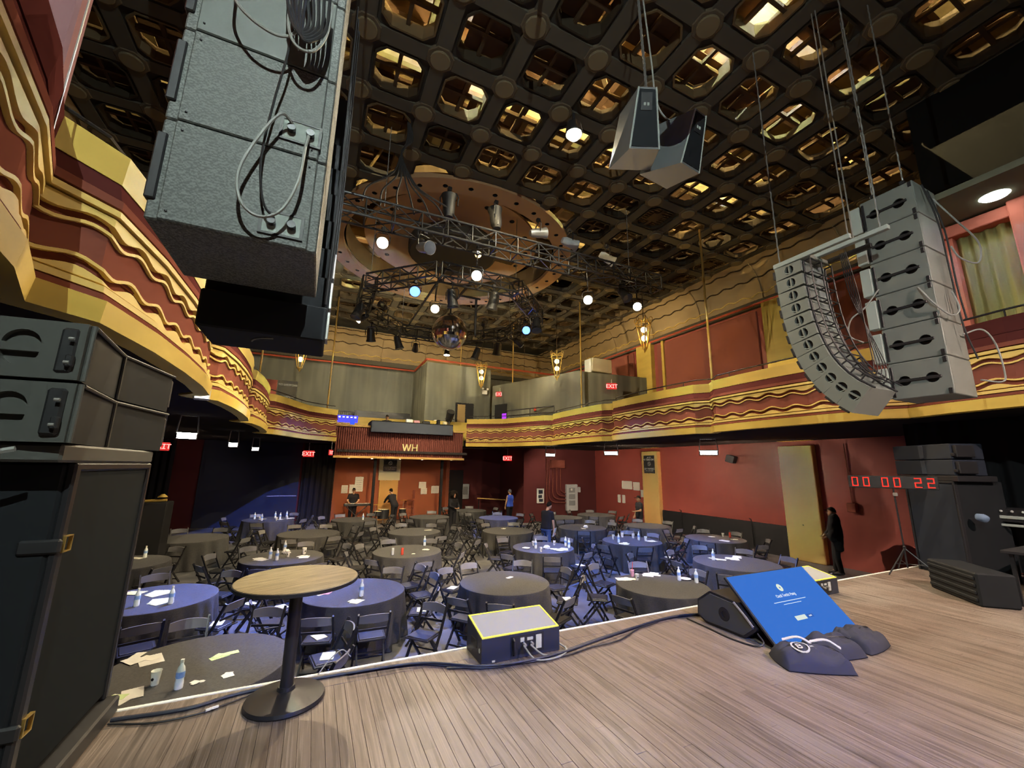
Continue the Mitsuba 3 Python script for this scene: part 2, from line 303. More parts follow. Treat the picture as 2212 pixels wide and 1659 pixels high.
# pale timber pillars of the right wall (lower and upper run)
for y0, y1 in ((8.15, 9.27), (15.1, 16.16)):
    part(wr, 'pillar', cb(14.98, 15.25, y0, y1, 0, 3.78, .02), 'm_pale_low', label='ochre painted pillar under the balcony')
    part(wr, 'upper_pillar', cb(14.95, 15.25, y0, y1, 3.95, 9.35, .02), 'm_gold', label='yellow painted pillar above the balcony')
part(wr, 'upper_pillar', cb(14.95, 15.25, 2.0, 3.1, 3.95, 9.35, .02), 'm_gold')
for y0, y1 in ((9.35, 14.95), (3.2, 8.05), (16.3, 20)):
    part(wr, 'wall_panel', cb(15.13, 15.25, y0 + .25, y1 - .1, 4.4, 9.1, .02), 'm_panelred', label='dull red panel between yellow pillars')
part(wr, 'wall_rib', cb(15.05, 15.25, 14.35, 14.5, 4.3, 9.3), 'm_gold')
part(wr, 'wainscot', bx(15.1, 15.25, 9.3, 15.05, 0, 1.03), 'm_dark', label='black band along the foot of the red wall')
# --- upper grey rooms on the rear balcony
struct('wall_upper_block', cat(bx(5.15, 9.0, 22.0, 25.6, 3.95, 8.62)), 'm_greywall')
def wallseg(a, b, z0, z1, th=.15):
    a, b = np.array(a, float), np.array(b, float); d = (b - a) / np.linalg.norm(b - a); n = np.array([-d[1], d[0]]) * th
    return hexa([[*p, z] for z in (z0, z1) for p in (a, b, b + n, a + n)])
struct('wall_upper_room', cat(wallseg((9.0, 21.7), (11.15, 15.9), 3.95, 7.55), wallseg((11.15, 15.9), (15.25, 15.45), 3.95, 7.5)), 'm_greywall')
struct('door_3', bx(6.9, 7.95, 21.93, 22.0, 4.3, 6.45), 'm_dark')
part('door_3', 'leaf', cb(7.0, 7.45, 21.88, 21.95, 4.3, 6.35), 'm_tan', label='tan door leaf')
a, b = np.array([9.0, 21.7]), np.array([11.15, 15.9]); d = (b - a) / np.linalg.norm(b - a); nn = np.array([d[1], -d[0]])
p0, p1 = a + d * .3 - nn * -.0, a + d * 1.25
struct('door_4', wallseg(p0 - np.array([-d[1], d[0]]) * .05, p1 - np.array([-d[1], d[0]]) * .05, 4.3, 6.4, .04), 'm_dark')
part('door_4', 'lit_opening', wallseg(p0 + d * .62 - np.array([-d[1], d[0]]) * .07, p1 - np.array([-d[1], d[0]]) * .07, 4.3, 5.85, .02), 'm_emit', label='purple lit opening', emitter=glow((.55, .05, 1.2)))
# --- ceiling: coffered grid, rosettes at the crossings, ring over the floor
ZC, CX, CY = 11.0, 4.1, 14.32
GX = [1.49 + 1.42 * k for k in range(-5, 10)]; GY = [2.54 + 1.41 * k for k in range(-1, 16)]
hole = Point(CX, CY).buffer(4.5, 48)
def octo(cx, cy, h, c): return Polygon([(cx-h+c, cy-h), (cx+h-c, cy-h), (cx+h, cy-h+c), (cx+h, cy+h-c), (cx+h-c, cy+h), (cx-h+c, cy+h), (cx-h, cy+h-c), (cx-h, cy-h+c)])
ce = struct('ceiling', cat(bx(-7.4, 15.6, -6, 1.14, 11.25, 11.4), bx(-7.4, GX[0] + .02, 1.1, 25.9, 11.05, 11.2), bx(GX[-1] - .02, 15.6, 1.1, 25.9, 11.05, 11.2), bx(GX[0], GX[-1], GY[-1], 25.9, 11.05, 11.2)), 'm_beam', label='open coffered plaster ceiling')
lip0 = ext(octo(0, 0, .50, .19).difference(octo(0, 0, .465, .175)), -.05, .26)
lip1 = ext(octo(0, 0, .50, .19).difference(octo(0, 0, .465, .175)), -.05, .13)
bar0 = cat(bx(-.47, .47, -.035, .035, .10, .2), bx(-.035, .035, -.47, .47, .11, .19))
grille = cat(*[bx(-.46, .46, y - .018, y + .018, .03, .08) for y in np.arange(-.40, .41, .1)], bx(-.2, .2, -.2, .2, .0, .05), bx(-.05, .05, -.47, .47, .0, .04))
D_lip0, D_lip1, D_bar, D_gr = (mikit.ply(m, b) for m, b in ((lip0, 'm_lip'), (lip1, 'm_lip'), (bar0, 'm_bar'), (grille, 'm_bar')))
D_cov = [mikit.ply(bx(-a, a, -.62, .62, 0, .02), 'm_roofbeam') for a in (.2, .3, .42)]
plate = mikit.ply(ext(sbox(-.71, -.705, .71, .705).difference(octo(0, 0, .48, .18)), 0, .12), 'm_plate')
for i in range(len(GX) - 1):
    for j in range(len(GY) - 1):
        cx, cy = GX[i] + .71, GY[j] + .705; c = Polygon(sbox(cx-.71, cy-.705, cx+.71, cy+.705))
        dist = math.hypot(cx - CX, cy - CY)
        if dist < 3.75: continue
        k = uniq('ceiling__coffer')
        if dist < 5.6:
            g = c.difference(octo(cx, cy, .48, .18)).difference(hole)
            if g.area < .05: continue
            scene[k] = mikit.ply(ext(g, ZC, ZC + .12), 'm_plate')
            if dist < 5.3: continue
        else: scene[k] = {**plate, 'to_world': place(cx, cy, ZC)}
        scene[uniq(k + '__lip')] = {**(D_lip0 if rng.random() < .7 else D_lip1), 'to_world': place(cx, cy, ZC), 'bsdf': {'type': 'ref', 'id': 'm_lip' if rng.random() < .4 else 'm_lip_shaded'}}  # most lips coloured darker, shade of the unevenly lit roof space painted in
        if rng.random() < .5: scene[uniq(k + '__cover_board')] = {**D_cov[rng.randrange(3)], 'to_world': place(cx + rng.uniform(-.2, .2), cy + rng.uniform(-.2, .2), ZC + .29, rng.choice([0, 1.5708]))}  # boards added at random to block the roof lamps in some coffers
        if cx > 8.6 and cy > 7.5 and rng.random() < .4: scene[uniq(k + '__grille')] = {**D_gr, 'to_world': place(cx, cy, ZC)}
        else: scene[uniq(k + '__cross_bar')] = {**D_bar, 'to_world': place(cx, cy, ZC + rng.uniform(-.02, .05))}
D_disc = mikit.ply(lathe([(0, -.105), (.19, -.105), (.205, -.095), (.205, -.05), (.205, 0)], 20), 'm_disc'); D_col = mikit.ply(lathe([(.2, -.07), (.27, -.07), (.29, -.055), (.29, 0.0)], 8), 'm_collar')
for x in GX:
    for y in GY:
        if math.hypot(x - CX, y - CY) > 4.75: rk = uniq('ceiling__rosette'); scene[rk] = {**D_disc, 'to_world': place(x, y, ZC)}; scene[rk + '__collar'] = {**D_col, 'to_world': place(x, y, ZC, .39)}
for x in GX: part(ce, 'beam', ext(sbox(x - .15, GY[0], x + .15, GY[-1]).difference(hole), ZC - .055, ZC + .02), 'm_beam')
for y in GY: part(ce, 'beam', ext(sbox(GX[0], y - .15, GX[-1], y + .15).difference(hole), ZC - .05, ZC + .02), 'm_beam')
ring = Point(CX, CY).buffer(4.6, 64).difference(Point(CX, CY).buffer(3.96, 64))
holes = [Point(CX + 4.27*math.cos(t), CY + 4.27*math.sin(t)) for t in np.arange(36) * math.pi / 18]
rg = part(ce, 'ring', ext(ring.difference(shapely.union_all([h.buffer(.075, 8) for h in holes])), ZC - .12, ZC + .05), 'm_ring', label='round plaster ring with a row of lamp holes')
for h in holes: part(rg, 'lamp_hole', lathe([(.09, .02), (.078, -.09), (.05, -.02), (0, -.02)], 10, (h.x, h.y, ZC - .03)), 'm_dark')
dd = part(ce, 'dome_disc', ext(Point(CX, CY).buffer(3.3, 64).difference(Point(CX, CY).buffer(1.7, 48)), ZC + .42, ZC + .5), 'm_ring', label='inner plaster disc set above the ring')
h2 = [Point(CX + 2.9*math.cos(t), CY + 2.9*math.sin(t)) for t in np.arange(16) * math.pi / 8 + .1]
for h in h2: part(dd, 'lamp_hole', lathe([(.1, .02), (.085, -.015), (.05, -.005), (0, -.005)], 10, (h.x, h.y, ZC + .42)), 'm_dark')
part(ce, 'dome_drum', lathe([(3.98, ZC), (3.98, ZC + .8), (3.9, ZC + .8), (3.9, ZC)], 48, (CX, CY, 0)), 'm_lip')
part(ce, 'dome_core', lathe([(0, ZC - .02), (1.62, ZC - .02), (1.7, ZC + .05), (1.7, ZC + .5)], 40, (CX, CY, 0)), 'm_beam', label='dark round core at the middle of the ring')
# --- roof space over the coffers
ro = struct('ceiling_roof', cat(bx(-7.4, 15.6, -6, 25.9, 13.2, 13.4)), 'm_roof')
for i in range(26): part(ro, 'rafter', bx(-7, 15.2, .6 + i, .72 + i, 12.75, 13.2), 'm_roofbeam')
for i in range(14): part(ro, 'tie_beam', bx(-6.2 + i * 1.5, -6.05 + i * 1.5, .5, 25.5, 12.3, 12.52), 'm_roofbeam')
for i in range(110):
    x, y, a = rng.uniform(-6, 14.5), rng.uniform(1, 24), rng.choice([0, 0, math.pi / 2, rng.uniform(0, 3)])
    l, w, z = rng.uniform(.5, 2.2), rng.uniform(.05, .35), rng.uniform(11.32, 12.2)
    part(ro, 'plank', mv(bx(-l/2, l/2, -w/2, w/2, 0, rng.choice([.03, .05, .12])), (x, y, z), a, rng.uniform(-.1, .1), rng.uniform(-.12, .12)), rng.choice(['m_roof', 'm_roofbeam', 'm_lip']))
for i in range(5): part(ro, 'duct', rod((-6, 3.3 + i * 4.6, 12.0), (14.5, 3.6 + i * 4.6, 12.05), .22, 12), 'm_roof')
for i in range(24):
    x, y = rng.uniform(-5, 14), rng.uniform(1.5, 22)
    part(ro, 'strut', bar((x, y, 11.25), (x + rng.uniform(-.9, .9), y + rng.uniform(-.9, .9), 12.8), .06), 'm_roof')
for p, q in (((6.05, 3.05, 11.4), (6.35, 3.35, 11.4)), ((5.35, 3.75, 11.4), (5.55, 4.1, 11.4))):
    k = thing('roof_tube_lamp', 'short bright tube lamp in the roof space over the %s coffer' % ('nearer' if p[0] > 6 else 'second'), 'lamp', mesh=rod(p, q, .03), bsdf='m_emit', emitter=glow((9, 7.5, 5)))
# --- coves between the walls and the ceiling, with wavy relief lines
def cove_pt(t):  # 0 at the wall, 1 at the ceiling
    a = t * math.pi / 2; return 1.15 * (1 - math.cos(a)) , 9.5 + 1.5 * math.sin(a)
def cove_mesh(to3, s0, s1):
    ss = np.linspace(s0, s1, 2); tt = np.linspace(0, 1, 13)
    v = np.array([to3(s, *cove_pt(t)) for s in ss for t in tt]); f = []
    for j in range(12): f += [[j, j+1, 14+j], [j, 14+j, 13+j]]
    return v, np.array(f)
def build_cove(key, to3, s0, s1, ribs):
    k = struct(key, cove_mesh(to3, s0, s1), 'm_cove', True)
    for t0 in (.12, .4, .68, .9):
        ss = np.arange(s0, s1, .11)
        for sh, r in ((0, .028),):
            pts = [to3(s, *(lambda o, z: (o + .02, z - .015))(*cove_pt(t0 + .018 * math.sin(s * 9.5) + .008 * math.sin(s * 3.1)))) for s in ss]
            part(k, 'wave_line', tube(pts, r, 5), 'm_wavedark' if t0 != .12 else 'm_pale')
    for s in ribs: part(k, 'rib', tube([to3(s, *(lambda o, z: (o + .015, z - .01))(*cove_pt(t))) for t in np.linspace(0.0, .72, 9)], .03, 5), 'm_cove')
    part(k, 'cornice', cat(*[hexa([to3(s, o, z) for z in (a, b) for s, o in ((s0, 0), (s1, 0), (s1, w), (s0, w))]) for a, b, w in ((9.36, 9.5, .12), (9.2, 9.37, .2))]), 'm_beam')
    return k
build_cove('trim_3', lambda s, o, z: [15.2 - o, s, z], 1.5, 25.5, np.arange(3.5, 24, 2.9))
build_cove('trim_4', lambda s, o, z: [-7 + o, s, z], 1.5, 25.5, np.arange(3.5, 24, 2.9))
build_cove('trim_5', lambda s, o, z: [s, 25.5 - o, z - .35], -7, 15.2, np.arange(-5, 15, 2.7))
# --- balcony: two mirrored wings of bowed bays with wavy mouldings
def bow(y0, y1, x0=-1.95): return [(x0, y0), (x0 + .28, y0 + .35), (x0 + .36, y0 + 1.2), (x0 + .38, (y0 + y1) / 2), (x0 + .36, y1 - 1.2), (x0 + .28, y1 - .35), (x0, y1)]
BAYS = [[(-1.42, -2.5), (-1.42, .8), (-1.5, 2.2), (-1.68, 3.0), (-1.95, 3.7)], bow(3.7, 8.0), bow(8.0, 12.3), bow(12.3, 16.6), [(-1.95, 16.6), (-1.5, 16.85), (-1.1, 17.7), (-.75, 18.6), (-.45, 19.25)], [(-.45, 19.25), (.1, 19.75), (.74, 20.2)]]
def resample(P, st):
    P = np.array(P, float); o = []
    for a, b in zip(P, P[1:]):
        n = max(1, int(round(np.linalg.norm(b - a) / st))); o += [a + (b - a) * k / n for k in range(n)]
    return np.array(o + [P[-1]])
def strip(P, off, z0, z1, th=.05, lean=0.):
    P = np.asarray(P, float); t = np.gradient(P, axis=0); t /= np.linalg.norm(t, axis=1, keepdims=True); n = np.stack([t[:, 1], -t[:, 0]], 1)
    m = len(P); z0, z1 = np.broadcast_to(z0, m), np.broadcast_to(z1, m)
    f_, b_ = P + n * off, P + n * (off - th); ft = P + n * (off + lean)
    v = np.vstack([np.c_[f_, z0], np.c_[ft, z1], np.c_[b_, z0], np.c_[b_, z1]]); f = []
    for i in range(m - 1):
        for a, b in ((0, 1), (3, 2), (1, 3), (2, 0)):
            p, q, r, s = a*m+i, a*m+i+1, b*m+i+1, b*m+i; f += [[p, q, r], [p, r, s]]
    for i, flip in ((0, 0), (m - 1, 1)):
        q = [i, m+i, 3*m+i, 2*m+i]; q = q[::-1] if flip else q; f += [[q[0], q[1], q[2]], [q[0], q[2], q[3]]]
    return v, np.array(f)
def wave(s, ph=0): return .034 * np.sin(2 * np.pi * s / .54 + ph) + .008 * np.sin(2 * np.pi * s / 1.4)
wings = []
for side in (0, 1):
    fx = (lambda m: m) if side == 0 else mirror
    if side: BAYS[-1] = [(-.45, 19.25), (.1, 19.75), (.74, 20.2), (1.12, 20.45)]
    front = np.vstack([np.array(b)[:-1] for b in BAYS] + [np.array([BAYS[-1][-1]])])
    slab = Polygon([(-7.2, -2.5)] + [(x - .12, y - (.1 if y > 19 else 0)) for x, y in front] + [(.74, 23.0), (4.1, 23.0), (4.1, 25.6), (-7.2, 25.6)])
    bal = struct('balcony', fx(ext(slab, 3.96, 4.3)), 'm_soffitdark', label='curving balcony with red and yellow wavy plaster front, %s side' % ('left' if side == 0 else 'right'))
    wings.append(bal)
    s0 = 0
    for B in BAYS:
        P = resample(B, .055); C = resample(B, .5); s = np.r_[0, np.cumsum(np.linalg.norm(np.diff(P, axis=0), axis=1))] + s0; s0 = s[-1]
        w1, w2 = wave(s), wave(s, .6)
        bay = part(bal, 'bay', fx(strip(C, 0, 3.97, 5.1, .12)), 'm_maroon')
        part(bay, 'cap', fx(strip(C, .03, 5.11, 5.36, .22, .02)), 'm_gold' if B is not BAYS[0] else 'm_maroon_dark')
        part(bay, 'recess', fx(strip(C, .06, 4.96, 5.11, .08, -.04)), 'm_maroon_dark')
        part(bay, 'upper_fillet', fx(strip(C, .075, 4.885, 4.955, .06)), 'm_panelred')
        part(bay, 'upper_line', fx(strip(C, .075, 4.815, 4.865, .06)), 'm_pale')
        part(bay, 'upper_scallop', fx(strip(P, .05, 4.725 + w1, 4.795, .05)), 'm_pale')
        part(bay, 'upper_wave', fx(strip(P, .045, 4.635 + w1, 4.662 + w1, .04)), 'm_pale')
        part(bay, 'panel', fx(strip(C, .018, 4.37, 4.66, .03)), 'm_panelred')
        part(bay, 'lower_wave', fx(strip(P, .045, 4.36 + w2, 4.387 + w2, .04)), 'm_pale')
        part(bay, 'lower_scallop', fx(strip(P, .05, 4.245, 4.29 + w2, .05)), 'm_pale')
        part(bay, 'lower_line', fx(strip(C, .075, 4.175, 4.225, .06)), 'm_pale')
        part(bay, 'lower_fillet', fx(strip(C, .085, 4.115, 4.16, .07)), 'm_maroon')
        part(bay, 'base_band', fx(strip(C, .10, 3.93, 4.105, .2, .02)), 'm_gold')
    # handrail over the cap
    R_ = resample(front, .4); n = len(R_)
    part(bal, 'handrail', fx(tube([(x - .12, y, 5.52) for x, y in R_], .018, 6)), 'm_metal')
    for x, y in R_[::4]: part(bal, 'rail_post', fx(rod((x - .12, y, 5.33), (x - .12, y, 5.52), .012, 6)), 'm_metal')
# rear parapet behind the booth
pr = struct('balcony_rear', cat(bx(.6, 5.12, 22.9, 23.05, 4.0, 5.4), bx(5.1, 7.5, 21.55, 21.7, 4.0, 5.3)), 'm_gold', label='yellow parapet behind the mixing booth')
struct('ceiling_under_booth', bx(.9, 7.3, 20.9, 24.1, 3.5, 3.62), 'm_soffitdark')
# --- red sprinkler pipes
pipe = lambda *p: tube(p, .05, 8)
pp = struct('trim_6', cat(rod((14.98, 2, 9.3), (14.98, 25, 9.3), .05)), 'm_pipe', label='red sprinkler pipe along the right cornice')
pq = struct('trim_7', cat(rod((-6.9, 25.1, 8.72), (5.1, 25.1, 8.72), .05), rod((5.1, 25.1, 8.72), (5.1, 21.9, 8.75), .06), rod((5.1, 21.9, 8.75), (14.9, 21.9, 8.75), .06)), 'm_pipe', label='red sprinkler pipe across the rear of the hall')
for x in (6.2, 7.1, 9.6, 11.2): part(pq, 'hanger', rod((x, 21.9, 8.75), (x, 21.9, 11), .012, 5), 'm_bar')
# --- right box: red frame with an olive curtain, pale soffit above it
wb = struct('wall_box', cat(bx(11.3, 11.5, -2.5, 1.5, 5.4, 8.0), bx(11.3, 11.5, 2.98, 3.7, 5.4, 7.9), bx(11.3, 11.5, 3.5, 3.7, 5.35, 8.0)), 'm_redframe', label='red side box wall')
part(wb, 'lintel', cb(11.22, 11.5, 1.4, 3.1, 7.62, 7.86, .015), 'm_redframe'); part(wb, 'column', cb(11.15, 11.5, 1.55, 2.18, 5.4, 7.9, .02), 'm_redframe'); part(wb, 'sill', cb(11.1, 11.5, 1.4, 3.4, 5.42, 5.6, .015), 'm_maroon')
yy = np.linspace(2.1, 3.05, 60); v = np.array([[11.46 + .035 * math.sin(y * 34) + .02 * math.sin(y * 13), y, z] for z in (5.5, 7.7) for y in yy]); f = []
for i in range(59): f += [[i, i+1, 61+i], [i, 61+i, 60+i]]
part(wb, 'curtain', (v, np.array(f)), 'm_curtain', True, label='olive curtain in the box opening')
struct('ceiling_box', bx(10.0, 11.6, -2.5, 3.3, 7.9, 8.02), 'm_soffit')
struct('wall_box_fascia', bx(11.3, 11.6, -2.5, 3.25, 7.95, 11.3), 'm_fascia')
part('ceiling_box', 'lamp_disc', lathe([(0, 7.875), (.17, 7.875), (.2, 7.9)], 24, (10.75, 2.2, 0)), 'm_emit', label='glaring round soffit lamp', emitter=glow((14, 15, 13)))
part(wb, 'mauve_column', cb(-2.32, -1.93, 3.6, 3.75, 5.2, 11.2, .02), 'm_mauve')
thing('thin_cord', 'thin grey cord hanging beside the mauve column at top left', 'cord', mesh=rod((-1.79, 3.42, 5.0), (-1.79, 3.42, 11.3), .006, 5), bsdf='m_steelgrey')
wl = struct('wall_box_left', cat(bx(-3.4, -3.2, -2.5, 1.5, 5.4, 8.0), bx(-3.4, -3.2, 2.95, 3.7, 5.35, 11.2), bx(-3.4, -3.2, 1.5, 2.95, 7.5, 11.2)), 'm_redframe')

# ================================================================== mixing booth at the rear
bo = thing('mixing_booth', 'maroon slatted mixing booth hanging at the rear of the hall with letters WH', 'booth')
part(bo, 'body', cat(bx(.86, 7.06, 21.03, 21.12, 3.32, 4.72), bx(.86, .95, 21.1, 22.85, 3.32, 4.72), bx(6.97, 7.06, 21.1, 22.85, 3.32, 4.72)), 'm_slat'); part(bo, 'floor', bx(.9, 7.0, 21.1, 22.88, 3.63, 3.70), 'm_dark')
for i in range(63):
    x = .80 + i * .1
    part(bo, 'slat', cb(x, x + .07, 20.98, 21.05, 3.32, 4.70, .008), 'm_slat')
part(bo, 'bottom_rail', cb(.76, 7.16, 20.93, 21.08, 3.22, 3.33, .01), 'm_ochre', label='tan rail along the bottom')
part(bo, 'top_rail', cb(.76, 2.6, 20.93, 21.08, 4.70, 4.80, .01), 'm_ochre'); part(bo, 'top_rail', cb(6.5, 7.16, 20.93, 21.08, 4.66, 4.76, .01), 'm_ochre')
part(bo, 'lettering', text('WH', .34, (4.28, 20.975, 3.62), (1, 0, 0), (0, 0, 1), .03), 'm_letter', label='gold letters WH')
dk = thing('console_skirt', 'dark blue grey draped console front on top of the mixing booth', 'desk', mesh=None)
part(dk, 'front', cb(2.32, 6.42, 20.72, 20.8, 4.48, 5.02, .02), 'm_dj'); part(dk, 'top', cb(2.32, 6.42, 20.72, 22.2, 4.98, 5.04, .01), 'm_dark'); part(dk, 'side', cb(2.32, 2.4, 20.75, 22.2, 4.48, 5.0, .01), 'm_dj')
for i, (x, w, h, b, lb, ct) in enumerate([(4.0, .34, .18, 'm_paper', 'pale papers standing on the console left of its middle', 'paper'), (4.4, .3, .14, 'm_pink', 'small pink and white box on the console beside the papers', 'box'), (4.85, .38, .13, 'm_black', 'small black mixer on the middle of the console', 'mixer'), (5.6, .16, .24, 'm_dark', 'black desk telephone shaped unit on the console', 'device'), (5.95, .2, .16, 'm_cream', 'round cream cup on the console right of its middle', 'cup')]):
    thing('console_' + ct, lb, ct, mesh=cb(x, x + w, 20.9, 21.1, 5.045, 5.045 + h, .02), bsdf=b)
ph = thing('tilted_spotlight', 'black follow spot tilted up at the right end of the console', 'spotlight')
part(ph, 'body', mv(lathe([(0, -.3), (.17, -.3), (.2, 0), (.22, .3), (0, .3)], 14), (6.35, 21.2, 5.55), 0, .7), 'm_black', 30)
part(ph, 'stand', rod((6.35, 21.25, 5.04), (6.35, 21.25, 5.5), .04), 'm_black'); part(ph, 'yoke', bar((6.1, 21.2, 5.4), (6.6, 21.2, 5.4), .05), 'm_black')
for i, p in enumerate(DOWN):
    k = thing('booth_downlight', 'small round downlight under the mixing booth, number %s from the left' % ('one', 'two', 'three', 'four', 'five')[i], 'lamp', mesh=lathe([(0, 0), (.045, 0), (.06, .03), (.06, .09), (0, .09)], 14, (p[0], p[1], p[2] + .02)), bsdf='m_emit', emitter=glow((7, 5, 2.6)))
for x in (2.72, 6.1): thing('booth_post', 'slim black post under the mixing booth, %s' % ('left one' if x < 4 else 'right one'), 'post', mesh=cat(bx(x-.06, x+.06, 21.3, 21.42, 0, 3.4), bx(x-.14, x+.14, 21.22, 21.5, 0, .03)), bsdf='m_dark')
# signs and papers
def notice(o, w, h, X, lb, ct, b='m_paper', lines=(), group=None, tb='m_dark'):
    k = thing(ct.replace(' ', '_'), lb, ct, group)
    part(k, 'sheet', axes(cb(-w/2, w/2, 0, h, 0, .012, .003), o, X, (0, 0, 1)), b)
    for j, (t, s, y) in enumerate(lines):
        part(k, 'print', axes((lambda m: (np.asarray(m.vertices) - [(m.vertices[:, 0].max() + m.vertices[:, 0].min()) / 2, -y, -.012], np.asarray(m.faces)))(meshkit.text_mesh(t, s, .003, True)), o, X, (0, 0, 1)), tb)
    return k
for x, z, w, h in ((1.6, 1.42, .32, .42), (1.98, 1.42, .3, .45), (2.3, 1.5, .42, .78), (5.75, 1.65, .42, .36), (5.85, 1.32, .36, .34), (6.5, 1.36, .45, .42)):
    k = notice((x, 23.98, z), w, h, (1, 0, 0), 'paper notice on the orange wall under the mixing booth, %s' % ({1.6: 'leftmost', 1.98: 'second from the left', 2.3: 'tall one near the keyboard player', 5.75: 'upper one of the middle pair', 5.85: 'lower one of the middle pair', 6.5: 'rightmost'}[x]), 'notice')
    for j in range(5): part(k, 'print_line', bx(x - w*.38, x + w*.36, 23.955, 23.967, z + h*(.15 + .15*j), z + h*(.18 + .15*j)), 'm_greycab')
    if x == 1.6: pass
nos = [('NOTICE', .05, .74), ('NO SMOKING', .085, .62), ('NO VAPING', .085, .17), ('WITHIN THESE PREMISES', .03, .10)]
def nosign(o, X, lb):
    k = notice(o, .72, .86, X, lb, 'wall_sign', 'm_black', nos, tb='m_white')
    part(k, 'emblem', axes(mv(cat(ext(Point(0, 0).buffer(.1, 20).difference(Point(0, 0).buffer(.08, 20)), 0, .003), mv(ext(sbox(-.09, -.01, .09, .01), 0, .003), rz=-.78)), (0, .45, .012)), o, X, (0, 0, 1)), 'm_white')
nosign((3.85, 23.86, 2.58), (1, 0, 0), 'black no smoking sign on the cream panel over the ochre door')
nosign((14.97, 15.62, 2.72), (0, -1, 0), 'black no smoking sign on the ochre pillar of the right wall')
for y, z, w, h, n in ((17.75, 1.86, .42, .42, 'first'), (17.35, 1.86, .4, .42, 'second'), (16.83, 1.83, .5, .42, 'third')): notice((15.19, y, z), w, h, (0, -1, 0), 'white notice in the upper row on the red right wall, %s from the left' % n, 'notice')
notice((15.19, 16.36, 1.52), .36, .36, (0, -1, 0), 'white notice just left of the pillar above the man in the cap', 'notice')
for y in (18.22, 17.85): notice((15.19, y, 1.12), .24, .42, (0, -1, 0), 'small curling notice low on the red right wall, %s one' % ('left' if y > 18 else 'right'), 'notice')
notice((5.85, 21.98, 5.1), .3, .3, (1, 0, 0), 'white notice on the grey upper wall beside the tan door', 'notice')
def exit_sign(o, X, lb, w=.42):
    k = thing('exit_sign', lb, 'exit sign')
    part(k, 'case', axes(cb(-w/2, w/2, 0, w*.62, -.06, 0, .01), o, X, (0, 0, 1)), 'm_emit', emitter=glow((.75, .035, .03)))
    part(k, 'lettering', text('EXIT', w*.36, np.asarray(o, float) + np.cross(X, [0, 0, 1]) * .002 + [0, 0, w*.13], X, (0, 0, 1), .004), 'm_emit', label='letters EXIT', emitter=glow((2.2, .7, .6)))
    part(k, 'stem', rod(np.asarray(o, float) + [0, 0, w*.62], np.array([o[0], o[1], 3.97 if o[2] < 4 else o[2] + w*.62 + .22]), .012, 6), 'm_white')
r2 = 1 / math.sqrt(2)
exit_sign((-3.2, 12.0, 3.16), (.96, .28, 0), 'red exit sign beside the left speaker stack under the balcony', .3)
exit_sign((-.29, 22.9, 3.26), (1, 0, 0), 'red exit sign on the dark rear wall left of the mixing booth', .5)
exit_sign((.68, 21.1, 3.33), (.35, .93, 0), 'narrow red exit sign at the left end of the mixing booth', .4)
exit_sign((10.15, 21.9, 3.26), (.96, -.28, 0), 'red exit sign under the balcony right of the mixing booth', .5)
exit_sign((9.2, 21.0, 6.85), (.88, -.47, 0), 'red exit sign over the purple lit doorway on the balcony', .46)
exit_sign((12.55, 15.3, 6.65), (.9, -.43, 0), 'red exit sign on the side of the grey upper room at right', .48)

# ================================================================== trusses and their lamps
def box_truss(key, p, q, s=.44, bays=8):
    p, q = np.asarray(p, float), np.asarray(q, float); d, a, b = frame(q - p); L = np.linalg.norm(q - p)
    if b[2] < 0: b = -b
    c = [(-1, -1), (1, -1), (1, 1), (-1, 1)]; off = [(x * a + y * b) * s / 2 for x, y in c]
    for o in off: part(key, 'chord', rod(p + o, q + o, .03, 8), 'm_truss', 40)
    for i in range(bays + 1):
        m = p + d * L * i / bays
        for u, w in ((0, 1), (1, 2), (2, 3), (3, 0)):
            part(key, 'strut', rod(m + off[u], m + off[w], .018, 5), 'm_truss')
            if i < bays:
                m2 = p + d * L * (i + 1) / bays; x, y = (u, w) if i % 2 else (w, u)
                part(key, 'brace', rod(m + off[x], m2 + off[y], .016, 5), 'm_truss')
tr = thing('lighting_truss', 'long straight black box truss hung across the hall in front of the ceiling ring', 'truss')
box_truss(tr, (-.15, 9.1, 8.62), (9.4, 9.1, 8.75), .46, 15)
oc = thing('octagon_truss', 'octagonal black box truss hung under the ceiling ring around the mirror ball', 'truss')
OV = [(4.1 + 3.3 * math.cos(math.pi / 8 + i * math.pi / 4), 14.2 + 3.3 * math.sin(math.pi / 8 + i * math.pi / 4), 8.62) for i in range(8)]
for i in range(8): box_truss(oc, OV[i], OV[(i + 1) % 8], .44, 4)
def chain(p, q, lb, name='hoist_chain', r=.012):
    thing(name, lb, 'chain', mesh=tube([np.asarray(p) + (np.asarray(q) - np.asarray(p)) * t + [.004 * math.sin(t * 160), .004 * math.cos(t * 160), 0] for t in np.linspace(0, 1, 70)], r, 5), bsdf='m_chain')
for x, w in ((.9, 'left'), (8.3, 'right')): chain((x, 9.1, 8.9), (x, 9.1, 11.1), 'chain holding the %s part of the straight truss' % w)
for i in (0, 2, 4, 6): chain((OV[i][0], OV[i][1], 8.9), (OV[i][0], OV[i][1], 11.1), 'chain holding the octagon truss at its %s corner' % ('rear right', '', 'rear left', '', 'front left', '', 'front right')[i])
